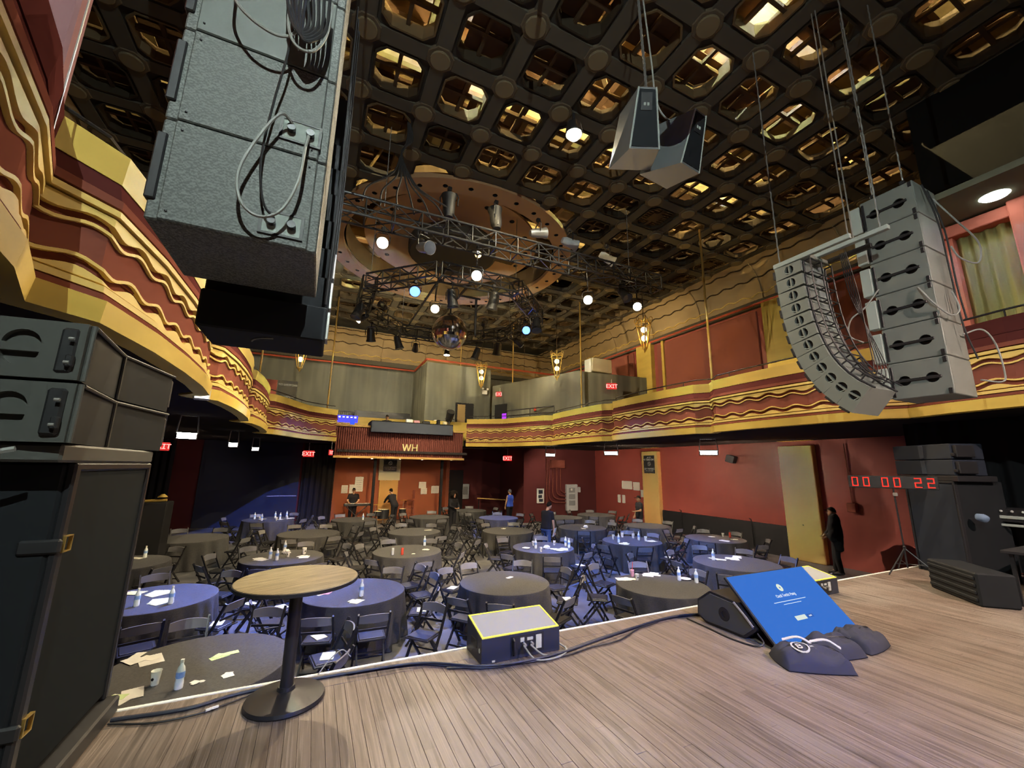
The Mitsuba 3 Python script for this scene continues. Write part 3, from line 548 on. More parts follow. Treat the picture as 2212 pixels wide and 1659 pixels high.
def par(o, t, lb, g, col=None, s=1., name='stage_light', body='m_black', lens='m_lensdark', top=None):
    """can lamp on a yoke; o the pivot, t where it points"""
    k = thing(name, lb, 'stage light', g); o, t = np.asarray(o, float), np.asarray(t, float); d, a, b = frame(t - o)
    L = lathe([(0, -.2), (.07, -.2), (.10, -.12), (.11, .1), (.135, .19), (.125, .19), (.105, .12), (0, .12)], 16); ln = lathe([(0, .17), (.125, .17), (.125, .195), (0, .21)], 16)
    for nm, m, bs in (('body', L, body), ('lens', ln, lens)):
        v = m[0] * s; w = v[:, :1] * a - v[:, 1:2] * b + v[:, 2:3] * d + o
        part(k, nm, (w, m[1]), bs if nm == 'body' or col is None else 'm_emit', 35, **({'emitter': glow(col)} if col is not None and nm == 'lens' else {}))
    h = np.array([d[1], -d[0], 0.]); h /= np.linalg.norm(h) + 1e-9
    part(k, 'yoke', tube([o - h*.15*s, o - h*.16*s + [0, 0, .16*s], o - h*.12*s + [0, 0, .24*s], o + h*.12*s + [0, 0, .24*s], o + h*.16*s + [0, 0, .16*s], o + h*.15*s], .012*s, 5), 'm_metal')
    zt = top or o[2] + .36*s; part(k, 'clamp', cat(rod(o + [0, 0, .24*s], [o[0], o[1], zt], .022, 6), cb(o[0]-.05, o[0]+.05, o[1]-.05, o[1]+.05, zt - .1, zt, .01)), 'm_metal')
G1 = 'lamps on the straight truss'
for i, (p, w) in enumerate(zip(TRUSS_LAMPS, ('leftmost', 'second', 'third', 'rightmost'))):
    q = np.array(p) + [0, -.12, 0]; par((p[0], p[1], p[2] + .05), q + (np.array([0, 0, 2.9]) - q) * .3, 'glaring warm stage light under the straight truss, %s of the four' % w, None, (30, 24, 15), 1.05, top=8.5)
for i, (x, dz, t, w, bd) in enumerate([(2.45, .75, (2.4, 9.0, 11), 'black moving head standing on the straight truss, left one', 'm_black'), (3.75, .78, (3.6, 9.2, 11), 'black moving head standing on the straight truss under the dome disc', 'm_black'), (5.05, .72, (6, 9.0, 9.6), 'silver and black lamp lying on the straight truss', 'm_steelgrey'), (6.1, .7, (8, 9.0, 9.05), 'pale grey profile spot on top of the straight truss aimed right', 'm_greycab'), (7.45, .55, (8.6, 8.9, 8.7), 'smaller grey profile spot on the right half of the straight truss', 'm_greycab'), (1.9, -.55, (2.2, 8.4, 7.8), 'silver lamp hanging under the left half of the straight truss', 'm_steelgrey'), (8.05, -.5, (8.1, 8.6, 7.5), 'dark lamp hanging under the right end of the straight truss', 'm_black')]):
    par((x, 9.1, 8.7 + dz - .05), t, w, None, None, 1.5 if i in (0, 1) else 1.25, body=bd)
G2 = 'lamps on the octagon truss'
for i, (p, t, w) in enumerate([(BLUE[0], (.2, 2, 3.5), 'blue glowing stage light on the left of the octagon truss'), (BLUE[1], (4.4, 2, 3.2), 'blue glowing stage light on the right corner of the octagon truss')]):
    par((p[0], p[1], p[2]), t, w, None, (.5, 1.6, 14), 1.2, top=8.46)
par((3.1, 12.6, 8.0), (.8, 3, 4), 'glaring greenish white lamp left of the mirror ball in the octagon truss', None, (24, 24, 15), 1.1, top=8.9)
par((3.95, 10.95, 9.35), (.6, 1, 4.0), 'small amber lamp above the front of the octagon truss', None, (16, 9, 1.6), .8)
for i in range(16):
    a = i * math.pi / 8 + .12; rr = 3.05 / math.cos((a % (math.pi / 4)) - math.pi / 4 if (a % (math.pi / 4)) > math.pi / 8 else (a % (math.pi / 4))) + .22 * (-1) ** i; x, y = 4.1 + rr * math.cos(a), 14.2 + rr * math.sin(a)
    if any(math.hypot(x - b[0], y - b[1]) < .8 for b in BLUE) or any(math.hypot(x - b[0], y - b[1]) < .65 for b in ((4.9, 17.25), (3.5, 17.35), (7.15, 14.6), (1.05, 14.6))): continue
    par((x, y, 7.92), (x + .8 * math.cos(a * 3), y + .8 * math.sin(a * 3), 5.5), 'unlit black lamp under the %s of the octagon truss, %s chord' % (('right side', 'rear right part', 'rear right part', 'rear side', 'rear side', 'rear left part', 'rear left part', 'left side', 'left side', 'front left part', 'front left part', 'front side', 'front side', 'front right part', 'front right part', 'right side')[i], 'outer' if i % 2 == 0 else 'inner'), G2, None, 1.4, top=8.46)
for p, t, w, tp in (((4.9, 17.25, 8.0), (4.6, 16.6, 0), 'aimed straight down at the rear of the octagon truss', 8.46), ((3.5, 17.35, 8.0), (4.6, 24, 5.6), 'aimed at the rear wall from the octagon truss', 8.46), ((7.15, 14.6, 8.0), (12.6, 15.4, 5.2), 'aimed right from the octagon truss', 8.46), ((1.05, 14.6, 8.0), (-3.4, 13, 5), 'aimed left from the octagon truss', 8.46), ((6.3, 16.4, 9.25), (7.5, 18.5, 11), 'aimed up at the ceiling from the right rear of the octagon truss', 8.7), ((1.9, 16.4, 9.25), (.5, 18.5, 11), 'aimed up at the ceiling from the left rear of the octagon truss', 8.7), (WORK, (1.2, 4, 3.4), 'work lamp over the stage behind the viewer at left', 11.25), ((6.5, -3.4, 7.6), (6.2, 2.4, 1.2), 'work lamp over the stage behind the viewer at right', 11.25), ((2.6, -3.2, 5.6), (2.6, 3.6, 1.2), 'blue stage lamp over the stage behind the viewer', 11.25)):
    par(p, t, 'lit stage lamp ' + w, None, (.5, 1.6, 14) if 'blue' in w else (14, 12, 8), 1.1, top=tp)
bm = thing('lamp_bar', 'black lamp bar hung over the stage front', 'lamp bar'); part(bm, 'pipe', rod((.6, .6, 8.5), (7.2, .6, 8.5), .03), 'm_metal')
for x in (1, 6.8): part(bm, 'drop', rod((x, .6, 8.5), (x, .6, 11.245), .02), 'm_metal')
for i, (p, t) in enumerate(zip(BAR, ((3.1, 8.9, .8), (2.3, 13, .6), (8.4, 9.6, .8), (4.3, 8.6, .8)))): par(p, t, 'stage lamp on the bar over the stage front, %s from the left' % ('first', 'second', 'third', 'fourth')[i], None, (.5, 1.6, 14) if i in (0, 2) else (16, 12, 7))
thing('lamp_pipe', 'black pipe across the octagon truss holding the greenish lamp', 'pipe', mesh=rod((3.1, 11.0, 8.89), (3.1, 17.4, 8.89), .04), bsdf='m_metal')
fl = thing('ceiling_flood', 'glaring white flood lamp hung just under the coffered ceiling', 'flood lamp')
part(fl, 'housing', lathe([(0, .25), (.16, .25), (.2, .0), (.19, -.02)], 18, (FLOOD[0], FLOOD[1], FLOOD[2])), 'm_black', 30); part(fl, 'glass', ball((FLOOD[0], FLOOD[1], FLOOD[2] + .02), .17, 16), 'm_emit', True, emitter=glow((22, 22, 16))); part(fl, 'stem', rod((FLOOD[0], FLOOD[1], 10.6), (FLOOD[0], FLOOD[1], 11.05), .03), 'm_black')
mb = thing('mirror_ball', 'large mirror ball hanging in the middle of the octagon truss', 'mirror ball')
mm = trimesh.creation.uv_sphere(.66, count=[19, 36]); part(mb, 'tiles', (np.asarray(mm.vertices) + [4.1, 14.2, 7.82], np.asarray(mm.faces)), 'm_mirror')
part(mb, 'hanger', cat(rod((4.1, 14.2, 8.44), (4.1, 14.2, 8.86), .03), lathe([(0, .0), (.12, 0), (.12, .1), (0, .1)], 12, (4.1, 14.2, 8.44))), 'm_metal')
sb = thing('ball_support', 'black steel bar across the octagon truss above the mirror ball', 'bar', mesh=rod((4.1, 11.0, 8.89), (4.1, 17.4, 8.89), .045), bsdf='m_metal')
thing('lamp_pipe', 'vertical black pipe hanging right of the mirror ball', 'pipe', mesh=cat(rod((4.75, 13.2, 7.5), (4.75, 13.2, 8.9), .045), rod((4.1, 13.2, 8.92), (4.9, 13.2, 8.92), .04)), bsdf='m_metal')
# long thin gold rods from the ceiling to the balcony
RODS = [((11.15, 8.7), 'at the right balcony before the red panel'), ((11.1, 15.75), 'at the grey upper room corner'), ((9.6, 20.2), 'beside the purple lit doorway'), ((7.35, 22.75), 'right of the mixing booth'), ((.3, 20.6), 'left of the mixing booth'), ((-2.4, 19.3), 'at the left rear balcony')]
for (x, y), w in RODS: thing('hanger_rod', 'thin gold rod from ceiling to balcony ' + w, 'rod', mesh=rod((x, y, 4.3), (x, y, 11.0), .035, 8), bsdf='m_brass')
# lanterns
def lantern(p, lb):
    k = thing('lantern', lb, 'lantern', mesh=None); x, y, z = p
    for i in range(6):
        a = i * math.pi / 3; c, s_ = math.cos(a), math.sin(a)
        part(k, 'cage_bar', tube([(x + r*c, y + r*s_, z + h) for r, h in curve([(.09, -.6), (.2, -.1), (.29, .42), (.31, .5), (.2, .62), (.06, .56)], 4)], .018, 5), 'm_brassglow')
        part(k, 'scroll', tube([(x + r*c, y + r*s_, z + h) for r, h in curve([(.31, .5), (.37, .6), (.30, .7), (.22, .62)], 3)], .014, 5), 'm_brassglow')
    part(k, 'rim', cat(*[lathe([(r, h), (r + .02, h), (r + .02, h + .03), (r, h + .03), (r, h)], 18, (x, y, z)) for r, h in ((.28, .42), (.10, -.58))]), 'm_brassglow')
    for h in (-.16, .2): part(k, 'globe', ball((x, y, z + h), .12, 14), 'm_emit', True, label='glowing globe bulb', emitter=glow((9, 6.2, 2.2)))
    part(k, 'finial', lathe([(0, -.78), (.04, -.7), (.09, -.6), (0, -.58)], 10, (x, y, z)), 'm_brassglow'); part(k, 'chain', rod((x, y, z + .6), (x, y, 10.96), .012, 5), 'm_bar')
for p, w in zip(LANTERNS, ('left of the mixing booth over the rear balcony', 'by the tan door of the grey upper wall', 'before the long grey upper wall', 'at the yellow pillar at right, largest one')): lantern(p, 'ornate brass lantern with two glowing globes ' + w)
# flood lamps under the balcony, on hanging frames
for i, (p, w) in enumerate(zip(FLOODS, ('nearest one under the left balcony', 'middle one under the left balcony', 'farthest one under the left balcony', 'first one right of the mixing booth', 'middle one under the right balcony', 'nearest one under the right balcony'))):
    k = thing('balcony_flood', 'bright white bar flood lamp, ' + w, 'flood lamp'); x, y, z = p; w_ = (.2, .14, .14, .26, .3, .3)[i]
    d = np.array([x, y]); d = d / np.linalg.norm(d); X = np.array([d[1], -d[0], 0])
    part(k, 'housing', axes(cb(-w_, w_, -.09, .09, -.1, .0, .02), p, X, (0, 0, 1)), 'm_black')
    part(k, 'lamp_face', axes(cb(-w_*.9, w_*.9, -.07, .07, 0, .015, .004), p, X, (0, 0, 1)), 'm_emit', emitter=glow((8, 8, 7)))
    part(k, 'bracket', tube([np.array(p) - X*w_ + [0, 0, .05], np.array(p) - X*w_*.8 + [0, 0, .46], np.array(p) + X*w_*.8 + [0, 0, .46], np.array(p) + X*w_ + [0, 0, .05]], .018, 5), 'm_steelgrey')
for i, (x, y, z) in enumerate([(10.2, 3.0, 4.02), (10.25, 2.65, 4.08)]):
    k = thing('parapet_flood', 'small square white flood on the right balcony edge, %s' % ('left one' if i == 0 else 'right one'), 'flood lamp')
    part(k, 'housing', axes(cb(-.1, .1, -.1, .1, -.1, 0, .02), (x - .14, y, z + .06), (0, -1, .25), (0, .2, 1)), 'm_greycab'); part(k, 'lamp_face', axes(cb(-.085, .085, -.085, .085, 0, .01, .003), (x - .14, y, z + .06), (0, -1, .25), (0, .2, 1)), 'm_white', emitter=glow((.8, .82, .68)))
k = thing('parapet_flood', 'small square white flood under the left balcony kink above the floods', 'flood lamp'); part(k, 'housing', axes(cb(-.11, .11, -.12, .12, -.1, 0, .02), (-1.72, 7.9, 4.0), (.97, .2, 0), (0, 0, 1)), 'm_greycab'); part(k, 'lamp_face', axes(cb(-.09, .09, -.1, .0, 0, .01, .003), (-1.72, 7.9, 4.0), (.97, .2, 0), (0, 0, 1)), 'm_white', emitter=glow((1.6, 1.6, 1.4)))

# ================================================================== loudspeakers
def halfmoons(cx, cz, w, h, gap, n=10):
    """two facing half-moon outlines (in x, z of a panel): straight sides towards each other"""
    t = np.linspace(0, math.pi, n); up = Polygon([(cx + w*math.cos(a), cz + gap + h*math.sin(a)) for a in t]); dn = Polygon([(cx + w*math.cos(a), cz - gap - h*math.sin(a)) for a in t]); return up, dn
# --- left hung column: boxes with connector plates on their backs
LX0, LX1, LY = -.81, -.10, 2.2
for i in range(6):
    z0 = 3.98 + .535 * i; k = thing('hung_sub', 'grey textured hung sub box at top left, %s from the bottom' % ('first', 'second', 'third', 'fourth', 'fifth', 'sixth')[i], 'speaker', 'sub boxes of the left hung column')
    part(k, 'cabinet', cb(LX0, LX1, LY + .015, LY + .66, z0 + .002, z0 + .533, .008), 'm_speaker')
    part(k, 'rear_panel', cb(LX0 + .05, LX1 - .045, LY, LY + .03, z0 + .004, z0 + .531, .006), 'm_speaker' if i != 2 else 'm_speakersmooth')
    part(k, 'side_rail', cb(LX0 - .012, LX0 + .03, LY + .002, LY + .05, z0 + .1, z0 + .45, .006), 'm_metal')
    x, z = -.27 + (.03 if i else 0) , z0 + (.11 if i == 0 else .13)
    if i in (0, 1):
        part(k, 'connector_plate', cat(bx(x-.085, x+.085, LY - .006, LY + .002, z-.055, z+.055), ), 'm_greywhite', label='recessed connector plate')
        part(k, 'plate_frame', cat(bx(x-.1, x+.1, LY-.009, LY, z+.055, z+.066), bx(x-.1, x+.1, LY-.009, LY, z-.066, z-.055), bx(x-.1, x-.085, LY-.009, LY, z-.06, z+.06), bx(x+.085, x+.1, LY-.009, LY, z-.06, z+.06)), 'm_black')
        for dx in (-.045, .045): part(k, 'connector', mv(lathe([(0, 0), (.02, 0), (.02, .03), (0, .03)], 12), (x + dx, LY - .005, z), rx=math.pi/2), 'm_metal')
    part(k, 'screw', cat(*[ball((xx, LY - .001, zz), .006, 6) for xx in (LX0 + .08, LX1 - .08) for zz in (z0 + .05, z0 + .48)]), 'm_metal', kind='stuff')
for i in range(9):
    z0 = 3.72 + .25 * i; k = thing('array_box', 'dark hung line array box behind the left sub column, %s from the bottom' % ('first', 'second', 'third', 'fourth', 'fifth', 'sixth', 'seventh', 'eighth', 'ninth')[i], 'speaker', 'boxes of the left line array')
    y0 = 3.0 + .35 * (i / 9.) ** .7
    part(k, 'cabinet', cb(-.74, -.02, y0 - .05, y0 + .42, z0, z0 + .242, .01), 'm_speakerdark'); part(k, 'rail', cb(-.02, .0, y0 - .03, y0 + .1, z0 + .02, z0 + .22, .004), 'm_steelgrey')
    if i == 0:
        for sx, t0 in ((0, 0), (1, math.pi)):
            t = np.linspace(t0 + .2, t0 + 1.4, 8) + (math.pi if sx == 0 else -math.pi*.0); part(k, 'handle_lip', tube([(-.3 + .17*math.cos(a), y0 + .2 + .17*math.sin(a)*1.0, z0 - .004) for a in t], .006, 5), 'm_steelgrey')
G = 'thin cables of the left hung sub column'
thing('speaker_cable', 'grey cable looping from the lower to the upper connector plate of the left sub column', 'cable', mesh=tube(curve([(-.27, 2.185, 4.66), (-.33, 2.12, 4.66), (-.41, 2.11, 4.48), (-.465, 2.11, 4.27), (-.44, 2.11, 4.12), (-.36, 2.11, 4.06), (-.27, 2.11, 4.12), (-.215, 2.11, 4.3), (-.205, 2.13, 4.52), (-.2, 2.185, 4.65)]), .008, 6), bsdf='m_cablegrey')
thing('speaker_cable', 'thin dark cable falling down the back of the left sub column', 'cable', mesh=tube(curve([(-.33, 2.1, 5.3), (-.34, 2.1, 5.0), (-.37, 2.13, 4.75), (-.39, 2.15, 4.5), (-.385, 2.14, 4.32), (-.35, 2.14, 4.15), (-.30, 2.17, 4.1)]), .006, 6), bsdf='m_cable')
thing('speaker_cable', 'wide grey cable loop at the top of the left sub column, left one', 'cable', mesh=tube(curve([(-.62, 2.1, 5.4), (-.6, 2.07, 5.2), (-.5, 2.05, 5.08), (-.38, 2.06, 5.06), (-.31, 2.08, 5.16), (-.29, 2.1, 5.4)]), .008, 6), bsdf='m_cablegrey')
thing('speaker_cable', 'wide grey cable loop at the top of the left sub column, right one', 'cable', mesh=tube(curve([(-.36, 2.1, 5.4), (-.35, 2.06, 5.15), (-.3, 2.05, 5.03), (-.22, 2.05, 5.04), (-.17, 2.07, 5.2), (-.165, 2.1, 5.45)]), .008, 6), bsdf='m_cablegrey')
thing('cable_bundle', 'bundle of dark cables gathered at the top of the left sub column', 'cable', mesh=cat(*[tube(curve([(-.40 + .03*j, 2.1, 5.6), (-.37 + .02*j, 2.06, 5.3), (-.31 + .01*j, 2.04, 5.12 - .012*j), (-.26 + .02*j, 2.06, 5.2), (-.30 + .03*j, 2.1, 5.5)]), .009, 6) for j in range(5)]), bsdf='m_cable')
thing('array_cable', 'dark cable run down the right flank of the left hung column', 'cable', mesh=cat(*[tube(curve([(-.05 + .015*j, 2.9 + .1*j, 6.5), (-.03 + .012*j, 2.95 + .08*j, 5.2), (-.04 + .014*j, 3.0 + .05*j, 4.0)]), .01, 6) for j in range(3)]), bsdf='m_cable')
for x in (-.7, -.2): chain((x, 2.5, 7.2), (x, 2.5, 11.2), 'chain above the left hung sub column, %s one' % ('left' if x < -.5 else 'right'))
# --- right hung sub column
RX, RY0, RY1 = 7.82, 2.34, 3.02
for i in range(6):
    z0 = 3.98 + .555 * i; k = thing('hung_sub', 'grey hung sub box with two round handles at right, %s from the bottom' % ('first', 'second', 'third', 'fourth', 'fifth', 'sixth')[i], 'speaker', 'sub boxes of the right hung column')
    body = m3.Manifold.hull_points(np.array(cb(RX, RX + .72, RY0, RY1, z0 + .004, z0 + .551, .01)[0]))
    zc = z0 + .27
    for yc in (RY0 + .2, RY1 - .17): body -= m3.Manifold.cylinder(.12, .075, .075, 20).rotate([0, 90, 0]).translate([RX - .04, yc, zc])
    part(k, 'cabinet', man(body), 'm_speaker2')
    for yc in (RY0 + .2, RY1 - .17): part(k, 'handle_cup', mv(lathe([(0, 0), (.073, 0), (.073, .06), (.07, .06), (.07, .01), (0, .01)], 18), (RX + .068, yc, zc), ry=-math.pi/2), 'm_black')
    part(k, 'handle_bar', cb(RX - .022, RX + .004, RY0 + .1, RY1 - .07, zc - .02, zc + .02, .006), 'm_metal', label='dark handle bar')
    [part(k, 'latch', q_, 'm_metal') for q_ in (cb(RX - .012, RX + .01, RY0 + .02, RY0 + .06, z0 + .46, z0 + .54, .004), cb(RX - .012, RX + .01, RY0 + .02, RY0 + .06, z0 + .01, z0 + .09, .004), cb(RX - .012, RX + .01, RY1 - .05, RY1 - .015, z0 + .04, z0 + .5, .004))]
    part(k, 'side_rail', cb(RX - .03, RX + .1, RY1, RY1 + .14, z0 + .03, z0 + .5, .01), 'm_greywhite')
for i, (a, lb) in enumerate([([(8.0, 2.3, 7.25), (8.1, 2.24, 6.6), (8.15, 2.24, 5.8), (8.2, 2.24, 5.0), (8.32, 2.2, 4.5)], 'dark cable down the lit flank of the right sub column, first'), ([(8.15, 2.3, 7.2), (8.2, 2.22, 6.5), (8.22, 2.22, 5.6), (8.3, 2.22, 5.1)], 'dark cable down the lit flank of the right sub column, second'), ([(8.3, 2.3, 7.1), (8.4, 2.15, 6.7), (8.75, 2.05, 6.35), (8.78, 2.1, 6.05), (8.5, 2.2, 6.1), (8.42, 2.25, 6.3)], 'grey cable loop sticking out beside the right sub column near its top'), ([(8.35, 2.3, 4.9), (8.5, 2.15, 4.95), (8.7, 2.1, 4.75), (8.8, 2.1, 4.35), (8.72, 2.12, 4.2), (8.45, 2.25, 4.22)], 'grey cable loop sticking out beside the right sub column near its bottom'), ([(7.8, 2.5, 5.6), (7.76, 2.36, 5.3), (7.9, 2.25, 5.1), (8.05, 2.2, 5.2), (8.1, 2.25, 5.5)], 'grey cable slung across the corner of the right sub column'), ([(7.79, 2.95, 5.75), (7.75, 3.15, 5.5), (7.72, 3.35, 5.35), (7.74, 3.4, 5.1), (7.78, 3.25, 4.95)], 'thin cable loop left of the right sub column')]):
    thing('sub_cable', lb, 'cable', mesh=tube(curve(a), .011 if i < 2 else .012, 6), bsdf='m_cable' if i < 2 else 'm_cablegrey')
fr = thing('fly_frame', 'steel fly frame on top of the right sub column', 'rigging'); part(fr, 'beam', cb(RX + .02, RX + .7, RY0 + .1, RY0 + .16, 7.32, 7.38), 'm_metal'); part(fr, 'beam', cb(RX + .02, RX + .7, RY1 - .2, RY1 - .14, 7.32, 7.38), 'm_metal')
chain((RX + .1, RY1 - .15, 7.38), (RX + .1, RY1 - .15, 11.2), 'chain above the right hung sub column, left one'); chain((RX + .15, RY0 + .15, 7.38), (RX + .15, RY0 + .15, 11.2), 'chain above the right hung sub column, right one')
# --- right line array: twelve boxes curving down to the back
ax = 6.9; fp = np.array([3.97, 6.34]); ang = math.radians(1)
for i in range(12):
    ang += math.radians((0, .8, 1.2, 2, 2.5, 3, 4, 5, 6.5, 7, 8, 8)[i]); dn = np.array([-math.sin(ang), -math.cos(ang)]); bk = np.array([-math.cos(ang), math.sin(ang)])
    h, dep = .236, .42; a = fp; b = fp + dn * (h - .006); c = b + bk * dep - dn * .022; d_ = a + bk * dep + dn * .022
    k = thing('line_array_box', 'grey box with half moon handle in the curved right line array, %s from top' % ('first', 'second', 'third', 'fourth', 'fifth', 'sixth', 'seventh', 'eighth', 'ninth', 'tenth', 'eleventh', 'twelfth')[i], 'speaker', 'boxes of the curved right line array')
    sh = [(a, b, c, d_)]; P = np.array([[x, *q] for x in (ax, ax + .72) for q in (a, b, c, d_)]); body = m3.Manifold.hull_points(P)
    m_ = (a + b) / 2 + bk * .23
    for s_ in (1, -1):
        t = np.linspace(-.5 * math.pi, .5 * math.pi, 9); pts = [m_ + bk * s_ * (.012 + .058 * math.cos(w)) + dn * .075 * math.sin(w) for w in t]
        body -= m3.Manifold.hull_points(np.array([[x, *q] for x in (ax - .05, ax + .05) for q in pts]))
    part(k, 'cabinet', man(body), 'm_speaker2')
    part(k, 'handle_recess', man(m3.Manifold.hull_points(np.array([[x, *(m_ + bk * u + dn * w)] for x in (ax + .046, ax + .052) for u in (-.08, .08) for w in (-.08, .08)]))), 'm_black')
    part(k, 'handle_lip', rod([ax + .004, *(m_ - bk * .012 + dn * .06)], [ax + .004, *(m_ - bk * .065 + dn * .03)], .006, 5), 'm_greywhite')
    part(k, 'front_latch', man(m3.Manifold.hull_points(np.array([[x, *(q + dn * .05)] for x in (ax - .01, ax + .04) for q in (a, a - bk * .03, a + dn * .14, a - bk * .03 + dn * .14)]))), 'm_metal')
    e, f_ = d_ + bk * .02 + dn * .02, d_ + bk * .12 + dn * .02
    part(k, 'rigging', cat(*[rod([x, *e], [x, *(e + dn * .2)], .014, 5) for x in (ax + .05, ax + .66)], *[rod([x, *f_], [x, *(f_ + dn * .2)], .012, 5) for x in (ax + .05, ax + .36, ax + .66)], *[rod([x, *e], [x, *f_], .012, 5) for x in (ax + .05, ax + .36, ax + .66)], rod([ax + .05, *f_], [ax + .66, *f_], .01, 5)), 'm_metal', label='black rear rigging frame')
    fp = fp + dn * h
fr = thing('fly_frame', 'pale perforated fly frame on top of the curved right line array', 'rigging')
part(fr, 'beam', cb(ax + .02, ax + .08, 2.85, 4.0, 6.36, 6.44), 'm_greywhite'); part(fr, 'beam', cb(ax + .62, ax + .68, 2.85, 4.0, 6.36, 6.44), 'm_metal'); part(fr, 'bumper', cb(ax + .05, ax + .66, 3.45, 3.95, 6.36, 6.42), 'm_greywhite'); part(fr, 'extension', cb(ax + .3, ax + .38, 2.5, 3.5, 6.40, 6.47), 'm_greywhite')
chain((ax + .05, 3.9, 6.42), (ax + .05, 3.9, 11.2), 'chain above the curved right line array, front one'); chain((ax + .34, 2.6, 6.45), (ax + .34, 2.6, 11.2), 'chain above the curved right line array, rear one')
for j in range(2): thing('array_hoist_rope', 'taut grey rope above the curved right line array, %s' % ('left one' if j else 'right one'), 'rope', mesh=rod((ax + .34, 3.0 - .06 * j, 6.4), (ax + .34, 3.0 - .06 * j, 11.2), .010, 6), bsdf='m_steelgrey')
for j in range(5): thing('array_cable', 'dark cable hanging behind the curved right line array, %s of five' % ('first', 'second', 'third', 'fourth', 'fifth')[j], 'cable', 'cables behind the curved right line array', mesh=tube(curve([(ax + .3, 3.05 + .02*j, 6.3), (ax + .36 + .01*j, 3.0 + .03*j, 5.6), (ax + .42 + .03*j, 3.0, 4.95), (ax + .46 + .03*j, 3.0 - .03*j, 4.5 - .04*j), (ax + .36 + .03*j, 3.0 - .02*j, 4.36 - .04*j), (ax + .22, 3.05, 4.6 - .05*j)]), .007, 6), bsdf='m_cable')
# --- centre cluster hung from the ceiling: wedge boxes seen from behind
for i, (x0, rz) in enumerate(((3.95, -.42), (4.74, .10))):
    k = thing('centre_speaker', '%s of the two tilted speakers hung in the middle under the ceiling' % ('pale sided left one' if i == 0 else 'right one'), 'speaker')
    B = m3.Manifold.hull_points(np.array([[sx * w, y, z] for y, s_ in ((-.36, .8), (.36, 1.25)) for z, w0 in ((-.42, .27), (.42, .16)) for sx in (-1, 1) for w in (w0 * s_,)]))
    tm = lambda m: mv(mv(m, (0, 0, 0), rx=.30), (x0, 4.0, 7.95), rz)
    part(k, 'cabinet', tm(man(B)), 'm_speaker3'); part(k, 'back_panel', tm(man(m3.Manifold.hull_points(np.array([[sx * w, y, z] for y in (-.368, -.35) for z, w in ((-.39, .195), (.39, .112)) for sx in (-1, 1)])))), 'm_speakerdark')
    pk = part(k, 'connector_recess', tm(bx(-.09, .07, -.378, -.36, .10, .34)), 'm_black'); part(pk, 'connector', tm(cat(bx(-.05, -.02, -.385, -.375, .16, .2), bx(.0, .03, -.385, -.375, .16, .2))), 'm_greywhite')
    part(k, 'edge_trim', tm(rod((.216, -.36, -.42), (.128, -.36, .42), .012)), 'm_greywhite'); part(k, 'edge_trim', tm(rod((-.216, -.36, -.42), (-.128, -.36, .42), .012)), 'm_greywhite')
chain((4.25, 4.05, 8.3), (4.1, 4.0, 11.1), 'chain above the centre speakers', r=.022); thing('centre_cable', 'grey cable hanging beside the chain of the centre speakers', 'cable', mesh=tube(curve([(4.2, 4.0, 11.0), (4.32, 4.0, 9.5), (4.38, 4.0, 8.7), (4.6, 4.0, 8.45), (4.95, 4.0, 8.6), (5.0, 4.0, 8.4)]), .014, 6), bsdf='m_cablegrey')
# --- left ground stack
k = thing('ground_sub', 'tall black sub cabinet standing on the stage at the left edge', 'speaker')
part(k, 'cabinet', cb(-2.5, -1.16, 2.95, 4.06, 1.31, 2.89, .015), 'm_speakerdark')
part(k, 'grille', cb(-1.165, -1.135, 2.99, 4.03, 1.34, 2.86, .01), 'm_grille')
part(k, 'grille_frame', cat(cb(-1.16, -1.12, 2.95, 3.01, 1.31, 2.89, .01), cb(-1.16, -1.12, 4.01, 4.06, 1.31, 2.89, .01), cb(-1.16, -1.12, 2.99, 4.03, 2.845, 2.89, .01)), 'm_metal')
sl = Polygon([(-2.0, 2.47), (-1.4, 2.47), (-1.4, 2.39), (-2.0, 2.39)]).buffer(.03, 8)
part(k, 'handle_slot', axes(ext(sl.difference(sl.buffer(-.012)), 0, .012), (0, 2.952, 0), (1, 0, 0), (0, 0, 1)), 'm_metal', label='long rounded handle slot'); part(k, 'handle_recess', axes(ext(sl.buffer(-.01), 0, .004), (0, 2.952, 0), (1, 0, 0), (0, 0, 1)), 'm_black')
for z in (2.44, 1.62): part(k, 'latch', cb(-1.27, -1.11, 2.93, 2.96, z, z + .07, .01), 'm_black'); part(k, 'latch_plate', cat(bx(-1.125, -1.108, 2.97, 2.975, z, z + .08), bx(-1.125, -1.108, 3.04, 3.045, z, z + .08), bx(-1.125, -1.108, 2.97, 3.045, z, z + .006), bx(-1.125, -1.108, 2.97, 3.045, z + .075, z + .08)), 'm_brass', label='small brass plate')
part(k, 'plinth', cb(-2.55, -1.06, 2.5, 4.08, 1.2, 1.31, .012), 'm_black')
